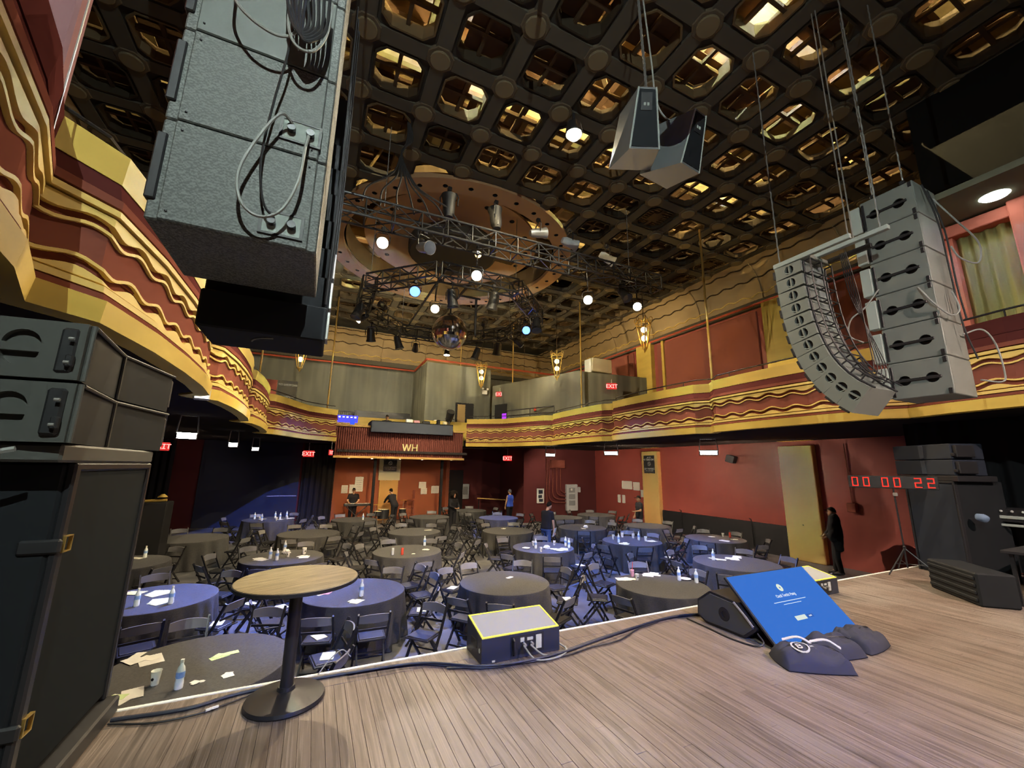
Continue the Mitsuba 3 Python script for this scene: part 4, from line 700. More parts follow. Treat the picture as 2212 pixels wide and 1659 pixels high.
for i in range(2):
    z0 = 2.985 + .305 * i; k = thing('fill_speaker', 'dark fill speaker with two half moon handles on the left sub cabinet, %s' % ('lower one' if i == 0 else 'upper one'), 'speaker')
    P = [(-1.10, 2.74), (-1.19, 3.42), (-1.10, 4.1), (-1.7, 3.98), (-1.75, 2.84)]; body = m3.CrossSection([np.array(P)[::1]]).extrude(.29)
    if body.volume() < 1e-4: body = m3.CrossSection([np.array(P)[::-1]]).extrude(.29)
    body = man(body)
    y0 = i * -.012
    part(k, 'front', (body[0] + [0, y0, z0], body[1]), 'm_speakerdark')
    wx = 2.78
    side = m3.Manifold.cube([.62, .06, .29]).translate([-1.72, 2.78, z0])
    for s_ in (1, -1):
        t = np.linspace(0, math.pi, 12); side -= m3.Manifold.hull_points(np.array([[-1.335 + .072*math.cos(a), y, z0 + .147 + s_*(.02 + .068*math.sin(a))] for a in t for y in (2.72, 2.81)]))
    side = man(side); side[0][:, 1] += np.clip((side[0][:, 0] + 1.72), 0, 1) * -.10 + y0
    part(k, 'side_panel', side, 'm_sidepanel', label='grey side panel with half moon handles')
    part(k, 'handle_recess', (lambda m: (m[0] + np.c_[0*m[0][:, 0], (m[0][:, 0] + 1.72) * -.10 + y0, 0*m[0][:, 0]], m[1]))(bx(-1.43, -1.24, 2.815, 2.835, z0 + .02, z0 + .27)), 'm_black')
    part(k, 'edge_roll', cat(rod((-1.09, 2.74, z0), (-1.09, 2.74, z0 + .29), .012), rod((-1.185, 3.42, z0), (-1.185, 3.42, z0 + .29), .012), rod((-1.09, 2.76, z0 + .285), (-1.185, 3.42, z0 + .285), .01), rod((-1.185, 3.42, z0 + .285), (-1.09, 4.1, z0 + .285), .01)), 'm_sidepanel')
    [part(k, 'latch', q_, 'm_black') for q_ in (cb(-1.195, -1.125, 2.70, 2.74, z0 + .03, z0 + .26, .012), cb(-1.15, -1.12, 2.675, 2.705, z0 + .06, z0 + .12, .006), cb(-1.14, -1.10, 4.08, 4.14, z0 + .03, z0 + .26, .012))]; part(k, 'bolt', cat(*[rod((-1.15, 2.676, z0 + h), (-1.13, 2.676, z0 + h), .008) for h in (.08, .2)]), 'm_steelgrey')
k = thing('fill_bracket', 'grey mounting plate between the left sub cabinet and the fill speakers', 'bracket'); part(k, 'plate', cb(-1.7, -1.12, 2.78, 4.05, 2.89, 2.98, .012), 'm_sidepanel'); part(k, 'cable', tube(curve([(-1.7, 2.7, 2.93), (-1.5, 2.66, 2.95), (-1.38, 2.68, 2.92), (-1.25, 2.7, 2.95)]), .014, 6), 'm_cablegrey')
# --- right ground stack
O, U = np.array([9.75, 3.15]), np.array([.47, .88]); V = np.array([.88, -.47])
def rbox(u0, u1, v0, v1, z0, z1, c=.01): m = cb(u0, u1, v0, v1, z0, z1, c); return axes(m, (O[0], O[1], 0), (U[0], U[1], 0), (-V[0], -V[1], 0))
k = thing('ground_sub', 'tall black sub cabinet behind the timer at the right side of the stage', 'speaker')
part(k, 'cabinet', rbox(0, .92, -.75, 0, 1.2, 2.78), 'm_speakerdark'); part(k, 'grille', rbox(.03, .89, -.02, .015, 1.24, 2.74), 'm_grilleblue'); part(k, 'frame', cat(rbox(-.01, .03, -.03, .03, 1.2, 2.78), rbox(.89, .93, -.03, .03, 1.2, 2.78), rbox(0, .92, -.03, .03, 2.74, 2.78)), 'm_metal')
for i in range(2):
    k = thing('fill_speaker', 'dark fill speaker on the right sub cabinet, %s' % ('lower one' if i == 0 else 'upper one'), 'speaker')
    z0 = 2.88 + .27 * i; part(k, 'front', cat(rbox(-.06, .44, -.5, .03, z0, z0 + .26), rbox(.44, 1.06, -.5, .02, z0, z0 + .26)), 'm_grilleblue'); part(k, 'crease', rbox(.42, .52, -.4, .036, z0 + .01, z0 + .25), 'm_dj'); [part(k, 'latch', q_, 'm_metal') for q_ in (rbox(-.13, -.06, -.3, .0, z0 + .03, z0 + .23), rbox(-.1, -.05, 0, .03, z0 + .05, z0 + .1, .005))]
thing('fill_bracket', 'dark mounting plate on the right sub cabinet', 'bracket', mesh=rbox(-.1, 1.05, -.6, .03, 2.78, 2.875), bsdf='m_metal')

# ================================================================== things on the stage
S = 1.2
k = thing('cocktail_table', 'tall round cocktail table with wood top on a black pedestal at the stage edge', 'table')
part(k, 'tabletop', lathe([(0, 2.0), (.40, 2.0), (.425, 2.008), (.43, 2.022), (.428, 2.036), (.42, 2.04), (0, 2.04)], 56, (-.02, 3.77, 0)), 'm_tabletop', 30); part(k, 'edge_band', lathe([(.426, 2.006), (.434, 2.01), (.434, 2.032), (.426, 2.036)], 56, (-.02, 3.77, 0)), 'm_black')
part(k, 'column', rod((-.02, 3.77, 1.23), (-.02, 3.77, 2.0), .045, 20), 'm_metal', 40); part(k, 'base', lathe([(0, 1.2), (.262, 1.2), (.27, 1.212), (.262, 1.232), (.20, 1.245), (.10, 1.262), (.062, 1.275), (.055, 1.30), (0, 1.30)], 48, (-.02, 3.77, 0)), 'm_metal', 30); part(k, 'top_plate', lathe([(0, 1.985), (.16, 1.985), (.16, 2.0), (0, 2.0)], 16, (-.02, 3.77, 0)), 'm_black')
def front_box(x0, x1, lb, full):
    k = thing('front_fill_monitor', lb, 'speaker'); y0, y1 = 3.69, 4.07
    part(k, 'body', hexa([(x0, y0, S + .004), (x1, y0, S + .004), (x1, y1, S + .004), (x0, y1, S + .004), (x0, y0, 1.405), (x1, y0, 1.405), (x1, y1, 1.485), (x0, y1, 1.485)]), 'm_bluebox')
    up = np.array([0, -.08, .38]); up /= np.linalg.norm(up); sl = np.array([0, .38, .08]); sl /= np.linalg.norm(sl)
    def on(u0, u1, w0, w1, h): return axes(bx(u0, u1, w0, w1, 0, h), (x0, y0, 1.405), (1, 0, 0), sl)
    w, L = x1 - x0, .388
    part(k, 'grille_top', on(.012, w - .012, .012, L - .01, .006), 'm_greytop'); t = .018
    for a in ((.004, w - .004, .002, .002 + t), (.004, w - .004, L - t, L), (.004, .004 + t, .002, L), (w - .004 - t, w - .004, .002, L)): part(k, 'tape_strip', on(*a, .009), 'm_yellowtape', label='yellow tape')
    cx = x0 + w * .57
    pnk = part(k, 'panel', bx(cx - .17, cx + .17, y0 - .008, y0 + .002, 1.235, 1.385), 'm_black'); part(pnk, 'handle', tube([(cx - .15, y0 - .006, 1.37), (cx - .15, y0 - .03, 1.36), (cx - .145, y0 - .03, 1.25), (cx - .145, y0 - .006, 1.24)], .012, 6), 'm_metal')
    [part(pnk, 'socket', bx(*a_), 'm_greycab') for a_ in ((cx - .08, cx - .04, y0 - .014, y0, 1.335, 1.37), (cx - .01, cx + .05, y0 - .014, y0, 1.34, 1.365), (cx + .08, cx + .14, y0 - .016, y0, 1.26, 1.375))]; [part(pnk, 'connector', rod((cx + a_, y0 - .012, 1.32), (cx + a_, y0 - .05, 1.315), .014), 'm_steelgrey') for a_ in (-.045, .03)]
    part(k, 'foot', cat(rod((x0 - .002, y0 + .05, 1.30), (x0 + .01, y0 + .05, 1.30), .02, 8), bx(x0 + .1, x0 + .13, y0 - .006, y0, 1.21, 1.225)), 'm_greycab'); part(k, 'side_handle', cb(x0 - .004, x0 + .004, 3.8, 3.95, 1.30, 1.36, .002), 'm_black')
front_box(1.49, 2.29, 'low black monitor box with yellow taped top at the middle of the stage edge', 1); front_box(6.2, 7.0, 'low black monitor box with yellow taped top behind the screen at right', 0)
# slanted screen leaning on a wedge monitor
k = thing('confidence_screen', 'large flat screen showing blue, leaning back on the stage against a monitor wedge', 'screen')
so, sX, sY = np.array([4.21, 2.80, 1.215]), np.array([1., 0, 0]), np.array([0, .707, .707])
def scr(m): return axes(m, so, sX, sY)
part(k, 'panel', scr(cb(0, 1.40, 0, .765, -.035, 0, .008)), 'm_black'); dpk = part(k, 'display', scr(bx(.012, 1.388, .014, .752, .0005, .002)), 'm_emit', label='glowing blue display', emitter=glow((.025, .155, .60)))
def st_(t, h, x, y, c=(.9, .95, 1.0)):
    m = meshkit.text_mesh(t, h, .002, False); v = np.asarray(m.vertices).copy(); v[:, 0] += x - (v[:, 0].min() + v[:, 0].max()) / 2; v[:, 1] += y; v[:, 2] += .0025
    part(dpk, 'text', scr((v, np.asarray(m.faces))), 'm_emit', emitter=glow(c))
st_('Cncti Techz Pang', .03, .70, .455)
part(dpk, 'text_line', scr(cat(bx(.42, .98, .405, .412, .002, .003))), 'm_emit', emitter=glow((.7, .8, 1))); part(dpk, 'text_line', scr(bx(.55, .86, .375, .381, .002, .003)), 'm_emit', emitter=glow((.7, .8, 1)))
part(dpk, 'logo', scr((lambda m: (m[0] + [.70, .555, .002], m[1]))(ext(Point(0, 0).buffer(.042, 20).difference(Point(0, 0).buffer(.010, 8)), 0, .001))), 'm_emit', label='round white logo', emitter=glow((.75, .82, .68)))
part(dpk, 'button', scr(bx(.56, .74, .205, .25, .002, .003)), 'm_emit', label='white button', emitter=glow((.7, .78, .72))); part(dpk, 'button', scr(bx(.76, .86, .21, .245, .002, .003)), 'm_emit', emitter=glow((.02, .10, .42))); st_('send', .016, .81, .22)
def wedge(x0, x1, dy, lb, sp=True):
    k = thing('wedge_monitor', lb, 'speaker'); prof = [(3.15, S + .005), (3.0, 1.33), (3.2, 1.53), (3.55, 1.56), (3.72, 1.43), (3.73, 1.26), (3.62, S + .005)]
    prof = [(y + dy, z) for y, z in prof]; P = Polygon(prof).buffer(-.02).buffer(.02, 6); P = shapely.simplify(P, .003)
    part(k, 'shell', axes(ext(P, 0, x1 - x0), (x0, 0, 0), (0, 1, 0), (0, 0, 1)), 'm_metal')
    part(k, 'side_cheek', axes(ext(P.buffer(-.025).difference(Point(3.37 + dy, 1.37).buffer(.068, 14)), 0, .012), (x0 - .012, 0, 0), (0, 1, 0), (0, 0, 1)), 'm_sidepanel'); part(k, 'pole_cup', mv(lathe([(0, 0), (.066, 0), (.066, .01), (.03, .012), (.03, .004), (0, .004)], 18), (x0 - .001, 3.37 + dy, 1.37), ry=-math.pi/2), 'm_black')
    part(k, 'grip', tube(curve([(x0 - .014, 3.24 + dy, 1.525), (x0 - .02, 3.12 + dy, 1.43), (x0 - .014, 3.04 + dy, 1.345)]), .012, 6), 'm_steelgrey')
    return k
wedge(4.2, 4.8, 0.0, 'black wedge monitor with round pole cup behind the blue screen')
cl_ = man(m3.Manifold.hull_points(np.array([(4.85, 3.2, 1.23), (5.4, 3.2, 1.23), (4.85, 3.6, 1.23), (5.4, 3.6, 1.23), (4.85, 3.5, 1.6), (5.4, 3.5, 1.6)])).refine(7))
thing('draped_cloth', 'dark cloth bundled between the wedge monitor and the screen', 'cloth', mesh=(cl_[0] + .02 * (np.stack([meshkit.noise(cl_[0] * 9 + s) for s in (0, 9, 17)], 1) - .5), cl_[1]), bsdf='m_dark', smooth=True)
def bag(o, w, d, h, rz, lb, logo=True, seed=0):
    n = 26; u = np.linspace(-1, 1, n); X, Y = np.meshgrid(u, u, indexing='ij')
    e = np.clip((1 - np.abs(X) ** 6) * (1 - np.abs(Y) ** 5), 0, 1) ** .55
    px, py = X * w / 2 * (1 - .08 * np.abs(Y) ** 2), Y * d / 2 * (1 - .10 * np.abs(X) ** 2)
    q = np.stack([px * 9, py * 9, 0 * px + seed], -1); wr_ = (meshkit.fbm(q * [1, 1.6, 1], 3, seed) - .5) * .10 * e
    top = np.stack([px, py, h * e * (.75 + .25 * np.cos(Y * 2)) + wr_ * 1.0 + .012], -1).reshape(-1, 3); bot = np.stack([px, py, 0 * px + .004], -1).reshape(-1, 3); f = []
    for i in range(n - 1):
        for j in range(n - 1):
            a, b, c, g = i*n+j, (i+1)*n+j, (i+1)*n+j+1, i*n+j+1; f += [[a, b, c], [a, c, g], [n*n+a, n*n+c, n*n+b], [n*n+a, n*n+g, n*n+c]]
    for i in range(n - 1):
        for a, b in ((i*n, (i+1)*n), ((i+1)*n + n-1, i*n + n-1), ((i+1), i), ((n-1)*n+i, (n-1)*n+i+1)): f += [[a, n*n+a, n*n+b], [a, n*n+b, b]][::1]
    P = lambda m: mv(m, (*o, S), rz); k = thing('sandbag', lb, 'sandbag'); part(k, 'sack', P((np.vstack([top, bot]), np.array(f))), 'm_bag', True)
    hz = lambda x, y: h * (max(0, (1 - abs(2*x/w)**4)) * max(0, (1 - abs(2*y/d)**4))) ** .5 * (.75 + .25 * math.cos(2*y/d*2))
    part(k, 'seam', P(tube([(x, -.02, hz(x, 0) + .012) for x in np.linspace(-w*.44, w*.44, 14)], .006, 5)), 'm_black')
    if logo:
        g = Point(0, 0).buffer(.075, 20).difference(Point(0, 0).buffer(.06, 20)); m = ext(g, 0, .003); t_ = text('B', .062, (-.008, -.03, .0), (1, 0, 0), (0, 1, 0), .003); t2 = text('n', .05, (.10, -.03, 0), (1, 0, 0), (0, 1, 0), .003)
        for nm, q_ in (('logo_ring', m), ('logo_letter', t_), ('logo_letter', t2)):
            v = np.asarray(q_[0], float).copy(); v[:, 0] -= .10; v[:, 1] -= d * .12; v[:, 2] += np.array([hz(a, b) + .03 for a, b in v[:, :2]]); part(k, nm, P((v, q_[1])), 'm_logo')
        for dy, dx in ((.08, -.05), (.02, .16)): part(k, 'strap', P((lambda p: cat(*[bar(a, b, .05, .006) for a, b in zip(p, p[1:])]))(curve([(dx - .12, dy + .04, hz(dx - .1, dy) + .03), (dx, dy, hz(dx, dy) + .07), (dx + .09, dy - .05, hz(dx + .05, dy) + .035)], 4))), 'm_strap', label='pale webbing strap')
bag((4.22, 2.53), .60, .38, .14, -.55, 'dark blue sandbag with round logo and pale straps, nearest at the foot of the screen', True, 3)
bag((4.70, 2.60), .46, .36, .13, -.25, 'plain dark sandbag in the middle at the foot of the screen', False, 5)
bag((5.16, 2.60), .50, .40, .14, .1, 'wrinkled dark sandbag at the right end of the screen foot', False, 8)
def cable(pts, lb, r=.011, b='m_cable'): thing('stage_cable', lb, 'cable', mesh=tube(curve(pts), r, 7), bsdf=b)
c1 = [(-1.05, 3.94), (-.63, 3.9), (-.3, 3.985), (.39, 3.99), (.98, 3.92), (1.45, 3.64), (1.86, 3.58), (2.28, 3.62), (2.75, 3.72), (3.54, 3.85), (4.01, 3.88), (4.45, 3.8)]
cable([(x, y, S + .013) for x, y in c1], 'thick dark cable along the stage edge from the left stack to the wedge monitor', .013, 'm_cableblue')
cable([(x + .03, y - .03 - .012 * math.sin(x * 3), S + .03) for x, y in c1[3:]], 'second dark cable lying along the first one by the taped monitor box', .010, 'm_cableblue')
cable([(1.2, 3.75, S + .01), (1.6, 3.61, S + .012), (1.95, 3.56, S + .012), (2.3, 3.55, S + .012), (2.6, 3.60, S + .012), (2.95, 3.62, S + .012), (3.35, 3.78, S + .012), (3.7, 3.85, S + .012)], 'third thin cable looping off to the right of the taped monitor box', .008)
cable([(-1.05, 3.9, S + .01), (-.8, 3.80, S + .01), (-.55, 3.80, S + .01), (-.36, 3.88, S + .01), (-.15, 3.98, S + .01), (.15, 4.02, S + .012)], 'thin cable with a white joint left of the cocktail table base', .007)
thing('cable_joint', 'small white cable joint on the stage floor left of the cocktail table base', 'connector', mesh=rod((-.51, 3.815, S + .012), (-.44, 3.845, S + .012), .012, 8), bsdf='m_white')
cable([(1.95, 3.64, 1.315), (2.05, 3.58, 1.24), (2.2, 3.58, 1.215), (2.33, 3.62, 1.22), (2.33, 3.75, 1.23)], 'short cable plugged into the back of the taped monitor box', .008, 'm_cablegrey')
cable([(1.88, 3.64, 1.32), (1.95, 3.56, 1.23), (2.1, 3.53, 1.215), (2.28, 3.57, 1.22), (2.35, 3.68, 1.225)], 'lower cable plugged into the back of the taped monitor box', .008, 'm_cablegrey')
cable([(4.1, 3.8, S + .01), (4.08, 3.5, S + .01), (4.05, 3.2, S + .01), (4.1, 2.98, S + .01), (4.17, 2.93, 1.24), (4.19, 3.0, 1.30)], 'thin black cable around the foot of the wedge monitor', .008)
cable([(.2, 4.04, 1.22), (.28, 4.1, 1.29), (.38, 4.16, 1.33), (.46, 4.2, 1.25)], 'thin pale blue cord sticking up at the stage edge behind the cocktail table', .005, 'm_cablegrey')
# timer on a tripod
k = thing('countdown_timer', 'red digital timer reading 00 00 22 on a thin tripod at stage right', 'timer'); tc = np.array([9.42, 3.87]); dx = np.array([.46, -.89]); X3 = np.array([.39, -.92, 0])
part(k, 'case', axes(cb(-.6, .6, -.1, .12, -.06, 0, .01), (tc[0], tc[1], 2.73), X3, (0, 0, 1)), 'm_black')
SEG = {'0': 'abcdef', '2': 'abged'}; hh, ww, th = .075, .075, .016
def seg(c):
    P = {'a': ((0, 2*hh), (ww, 2*hh)), 'g': ((0, hh), (ww, hh)), 'd': ((0, 0), (ww, 0)), 'f': ((0, hh), (0, 2*hh)), 'b': ((ww, hh), (ww, 2*hh)), 'e': ((0, 0), (0, hh)), 'c': ((ww, 0), (ww, hh))}
    return [(min(p[0], q[0]) - th/2, max(p[0], q[0]) + th/2, min(p[1], q[1]) - th/2, max(p[1], q[1]) + th/2) for s_ in SEG[c] for p, q in [P[s_]]]
for x, c in zip((-.54, -.38, -.12, .04, .31, .47), '000022'): part(k, 'digit', axes(cat(*[bx(x + a, x + b, -.065 + c_, -.065 + d_, 0, .006) for a, b, c_, d_ in seg(c)]), (tc[0], tc[1], 2.73), X3, (0, 0, 1)), 'm_emit', emitter=glow((1.9, .05, .03)))
part(k, 'pole', rod((9.45, 3.85, 1.3), (9.45, 3.87, 2.64), .013), 'm_metal'); part(k, 'clamp', cb(9.42, 9.47, 3.82, 3.88, 2.5, 2.56, .008), 'm_steelgrey'); part(k, 'hub', cb(9.43, 9.47, 3.83, 3.87, 1.58, 1.66, .01), 'm_metal')
for a in (.7, 2.9, 4.9): part(k, 'leg', rod((9.45, 3.85, 1.62), (9.45 + .42 * math.cos(a), 3.85 + .42 * math.sin(a), 1.21), .011), 'm_metal'); part(k, 'brace', rod((9.45, 3.85, 1.36), (9.45 + .25 * math.cos(a), 3.85 + .25 * math.sin(a), 1.38), .006, 5), 'm_metal')
# ribbed black box and worktable at the right end of the stage
k = thing('ribbed_case', 'black ribbed case standing on the stage before the right sub cabinet', 'case'); rO = np.array([8.06, 2.58]); rU = np.array([.67, .74]); rU /= np.linalg.norm(rU)
def rb(u0, u1, v0, v1, z0, z1, c=.008): return axes(cb(u0, u1, v0, v1, z0, z1, c), (*rO, 0), (*rU, 0), (-rU[1], rU[0], 0))
part(k, 'body', rb(0, .98, -.42, 0, 1.2, 1.62, .02), 'm_speakerdark')
for i in range(4): part(k, 'rib', rb(.03, .95, -.005, .02, 1.25 + i * .09, 1.30 + i * .09, .012), 'm_speakerdark')
k = thing('equipment_table', 'dark work table with gear at the right edge of the stage', 'table'); part(k, 'top', cb(8.55, 10.6, 1.55, 2.45, 1.86, 1.90), 'm_metal')
for x, y in ((8.65, 2.38), (8.65, 1.62), (10.5, 2.38), (10.5, 1.62)): part(k, 'leg', bar((x, y, 1.2), (x, y, 1.86), .04), 'm_metal')
k = thing('audio_rack', 'dim stacked audio gear with pale panels by the black curtain at right', 'rack'); part(k, 'frame', cb(10.3, 11.0, 2.5, 3.3, 2.15, 2.35), 'm_metal'); part(k, 'support', cat(bar((10.35, 2.6, 1.2), (10.35, 2.6, 2.15), .08), bar((10.35, 3.2, 1.2), (10.35, 3.2, 2.15), .08)), 'm_dark'); part(k, 'keys_panel', cat(cb(10.28, 10.31, 2.55, 3.25, 2.2, 2.25), cb(10.28, 10.31, 2.55, 3.25, 2.08, 2.12)), 'm_greywhite'); part(k, 'meter', cat(*[ball((10.28, 2.6 + .12 * j, 2.32), .02, 8) for j in range(6)]), 'm_greycab', kind='stuff')
thing('gear_bundle', 'pale blue cloth hung on the edge of the right sub cabinet', 'cloth', mesh=(lambda m: (m[0] + .03 * (np.stack([meshkit.noise(m[0] * 14 + s) for s in (0, 9, 17)], 1) - .5), m[1]))(man(m3.Manifold.sphere(.07, 24).scale([.7, 1.2, 1.0]).translate([9.78, 2.92, 2.22]))), bsdf='m_bluecloth', smooth=True)
thing('black_curtain', 'black stage curtain at the right end of the stage', 'curtain', mesh=(lambda yy: (np.array([[11.5 + .06 * math.sin(y * 21) + .03 * math.sin(y * 8), y, z] for z in (1.2, 3.95) for y in yy]), np.array([t for i in range(119) for t in ([i, i+1, 121+i], [i, 121+i, 120+i])])))(np.linspace(-1.5, 4.35, 120)), bsdf='m_dark', smooth=True)

# ================================================================== banquet tables, chairs and what lies on them
TABLES = [  # x, y, radius, how to find it, number of chairs, turn of the chairs
 (-.91, 5.9, .88, 'nearest the stage with the paper cup', 8, .35), (-2.1, 8.9, .85, 'lit blue beside the left speaker stack', 8, .2), (.85, 8.09, .85, 'lit blue behind the cocktail table', 8, .25), (3.52, 7.63, .85, 'with one white card', 9, .2),
 (2.4, 11.22, .86, 'with two cans', 8, .1), (-.45, 11.55, .88, 'with bottles behind the cocktail top', 8, .5), (-2.99, 15.28, .9, 'dim before the dark red wall', 7, .3), (-3.55, 12.1, .85, 'at the left edge with cream papers', 6, .1), (.08, 15.08, .9, 'empty left of the two cans', 8, .4), (-1.4, 19.3, .9, 'bluish before the left dark wall', 7, .2),
 (1.68, 18.24, .85, 'near the keyboard player', 8, .3), (3.26, 14.35, .86, 'empty behind the two cans', 8, .15), (4.75, 18.2, .85, 'empty before the drum kit', 7, .4), (7.34, 20.2, .8, 'farthest grey by the curly haired person', 6, .1), (7.49, 17.0, .85, 'lit blue before the blue top person', 7, .3), (6.31, 13.48, .88, 'left of the person in black tee', 8, .2),
 (5.95, 10.4, .84, 'crowded with cups and a napkin', 8, .45), (9.27, 13.27, .88, 'with a napkin in the right middle', 8, .1), (12.4, 16.6, .88, 'pale before the red wall notices', 7, .3), (9.04, 10.33, .88, 'crowded with cups at right', 8, .3), (12.0, 12.82, .88, 'dim before the capped person', 7, .2), (11.95, 9.71, .9, 'with a red can', 7, .15),
 (6.22, 6.32, .85, 'with two bottles near the screen', 8, .3), (9.36, 7.08, .95, 'with one bottle behind the screen', 8, .5), (10.3, 16.2, .85, 'dark and far behind the black tee', 6, .2)]
def side_of(dx, dy, x, y):
    """where a seat stands around its table, as seen from the stage"""
    u = np.array([x, y]) / math.hypot(x, y); f, r = dx * u[0] + dy * u[1], dx * u[1] - dy * u[0]; return ('far side', 'far right', 'right side', 'near right', 'near side', 'near left', 'left side', 'far left')[int(round(math.atan2(r, f) / (math.pi / 4))) % 8]
def cloth(r, seed):
    R_ = random.Random(seed); n = 96; w = np.arange(n) * 2 * np.pi / n; k1, k2, p1, p2 = R_.randint(15, 19), R_.randint(8, 11), R_.uniform(0, 6), R_.uniform(0, 6)
    fold = .55 * np.sin(w * k1 + p1) + .45 * np.sin(w * k2 + p2 + .7 * np.sin(w * 3)); rows = [(0, .752, 0), (r * .55, .752, 0), (r * .97, .752, 0), (r - .006, .75, 0), (r + .002, .742, .002), (r + .004, .70, .006)] + [(r + .004 + .015 * t, .70 - .69 * t, .008 + .105 * t) for t in (.2, .45, .7, 1)]
    v = np.array([[(a + f * g) * math.cos(t), (a + f * g) * math.sin(t), z] for a, z, f in rows for t, g in zip(w, fold)]); F = []
    for i in range(len(rows) - 1):
        for j in range(n):
            k = (j + 1) % n; F += [[i*n+j, (i+1)*n+k, i*n+k], [i*n+j, (i+1)*n+j, (i+1)*n+k]]
    return v, np.array(F)
CL = {}
def chair_proto():
    P = []
    def add(n, m, b='m_chair', sm=False, lb=None): P.append((n, mikit.ply(m, b, sm), lb))
    add('seat', cb(-.20, .20, -.19, .20, .435, .465, .012)); add('seat__pad', cb(-.175, .175, -.165, .175, .462, .478, .010))
    u = np.linspace(-1, 1, 9); pv, pf = [], []
    for x in u:
        y = -.235 - .035 * (1 - x * x)
        for dy, z in ((0, .70), (0, .80 + .022 * (1 - x * x)), (.022, .80 + .022 * (1 - x * x)), (.022, .70)): pv.append([x * .205, y + dy - (z - .7) * .22, z])
    for i in range(8):
        for a in range(4): b = (a + 1) % 4; pf += [[4*i+a, 4*i+b, 4*i+4+b], [4*i+a, 4*i+4+b, 4*i+4+a]]
    add('back_panel', (np.array(pv), np.array(pf)), 'm_chairback_lit', 40)
    add('back_rail', bar((-.2, -.205, .60), (.2, -.205, .60), .016, .03))
    for s_ in (-1, 1): add('stile', cat(bar((s_*.215, .20, 0), (s_*.215, -.10, .46), .026, .034), bar((s_*.215, -.10, .46), (s_*.215, -.285, .835), .026, .034)))
    for s_ in (-1, 1): add('leg', bar((s_*.185, .10, .44), (s_*.185, -.27, 0), .024, .032))
    add('stretcher', bar((-.21, .125, .12), (.21, .125, .12), .02, .022)); add('stretcher', bar((-.185, -.20, .09), (.185, -.20, .09), .02, .022)); add('stretcher', bar((-.185, -.06, .25), (.185, -.06, .25), .018, .02))
    return P
CH = chair_proto(); spots = []
def chair(x, y, rz, lb, grp):
    spots.append((x, y, lb)); return copy(CH, 'folding_chair', lb, 'chair', grp, place(x, y, 0, rz))
BLOCK = [(1.95, 22.5), (3.9, 21.6), (6.0, 18.9), (3.9, 21.9), (9.4, 19.9), (7.2, 12.4), (13.0, 14.3), (14.0, 7.25), (-4.2, 13.7), (-3.7, 13.7), (-3.2, 13.7)]
for n, (x, y, r, w, nc, ph) in enumerate(TABLES):
    k = thing('banquet_table', 'round table under a black cloth, ' + w, 'table', 'round tables in the hall')
    if r not in CL: CL[r] = [mikit.ply(cloth(r, 10 * i + int(r * 100)), 'm_cloth', True) for i in range(2)]
    scene[k + '__tablecloth'] = {**CL[r][n % 2], 'to_world': place(x, y, 0, n * .9)}
    made = []
    for j in range(nc):
        a = ph + j * 2 * math.pi / nc + rng.uniform(-.13, .13); d = r + .33 + rng.choice([.02, .04, .08, .16, .26]); px, py = x + d * math.cos(a), y + d * math.sin(a)
        if py < 4.5 or px > 14.8 or px < -6.6 or py > 23.0: continue
        if any(math.hypot(px - t[0], py - t[1]) < t[2] + .38 for m, t in enumerate(TABLES) if m != n) or any(math.hypot(px - q[0], py - q[1]) < .58 for q in spots) or any(math.hypot(px - q[0], py - q[1]) < .48 for q in BLOCK): continue
        if n == 0 and (a % (2*math.pi)) > 4.0 and (a % (2*math.pi)) < 5.9: continue
        made.append((math.atan2(px, py), chair(px, py, a + math.pi / 2 + rng.uniform(-.22, .22), 'black folding chair, %s of the table %s' % (side_of(px - x, py - y, x, y), w), 'folding chairs at the table ' + w)))
    for side in {labels[q[1]]['label'] for q in made}:
        same = sorted(q for q in made if labels[q[1]]['label'] == side)
        if len(same) == 2:
            for q, v in zip(same, ('left', 'right')): labels[q[1]]['label'] = side.replace('black folding chair, ', 'folding chair, %s of two, ' % v).replace('of the table', 'of table')
for x, y, rz, w in ((1.72, 6.55, 2.3, 'open in the aisle left of the taped monitor box, nearest one'), (2.1, 7.35, -.6, 'standing askew in the aisle left of the white card table'), (2.05, 9.2, 1.9, 'alone in the middle aisle behind the blue lit table'), (4.35, 11.9, .7, 'askew in the middle aisle beyond the crowded cup table'), (7.55, 8.35, -2.6, 'alone on the lit floor behind the table with two bottles')):
    if all(math.hypot(x - q[0], y - q[1]) > .42 for q in spots): chair(x, y, rz, 'black folding chair ' + w, None)
# things on the tables
ZT = .7535
bt = [('body', mikit.ply(lathe([(0, 0), (.029, 0), (.032, .01), (.032, .05), (.029, .07), (.032, .09), (.032, .13), (.026, .16), (.0125, .185), (.012, .20), (0, .20)], 14), 'm_bottle', 50), None), ('body__label', mikit.ply(lathe([(.0325, .085), (.0328, .088), (.0328, .128), (.0325, .131)], 14), 'm_bluelabel', True), 'blue label band'), ('body__cap', mikit.ply(lathe([(0, .222), (.014, .222), (.015, .198), (0, .198)], 10), 'm_white', 40), 'white cap')]
def bottle(x, y, lb): copy(bt, 'water_bottle', lb, 'bottle', 'water bottles', place(x, y, ZT, rng.uniform(0, 6), 1.15))
cpb = [('wall', mikit.ply(lathe([(0, .0), (.028, .0), (.04, .11), (.042, .112), (.041, .115), (.037, .11), (.027, .006), (0, .006)], 18), 'm_paper', 40), None), ('wall__emblem', mikit.ply(mv(lathe([(0, 0), (.012, 0), (.012, .002), (0, .002)], 12), (0, -.0345, .055), rx=1.45), 'm_dark'), 'dark round mark')]
def cup(x, y, lb, s=1.): copy(cpb, 'paper_cup', lb, 'cup', 'paper cups', place(x, y, ZT, rng.uniform(-.5, .5), s))
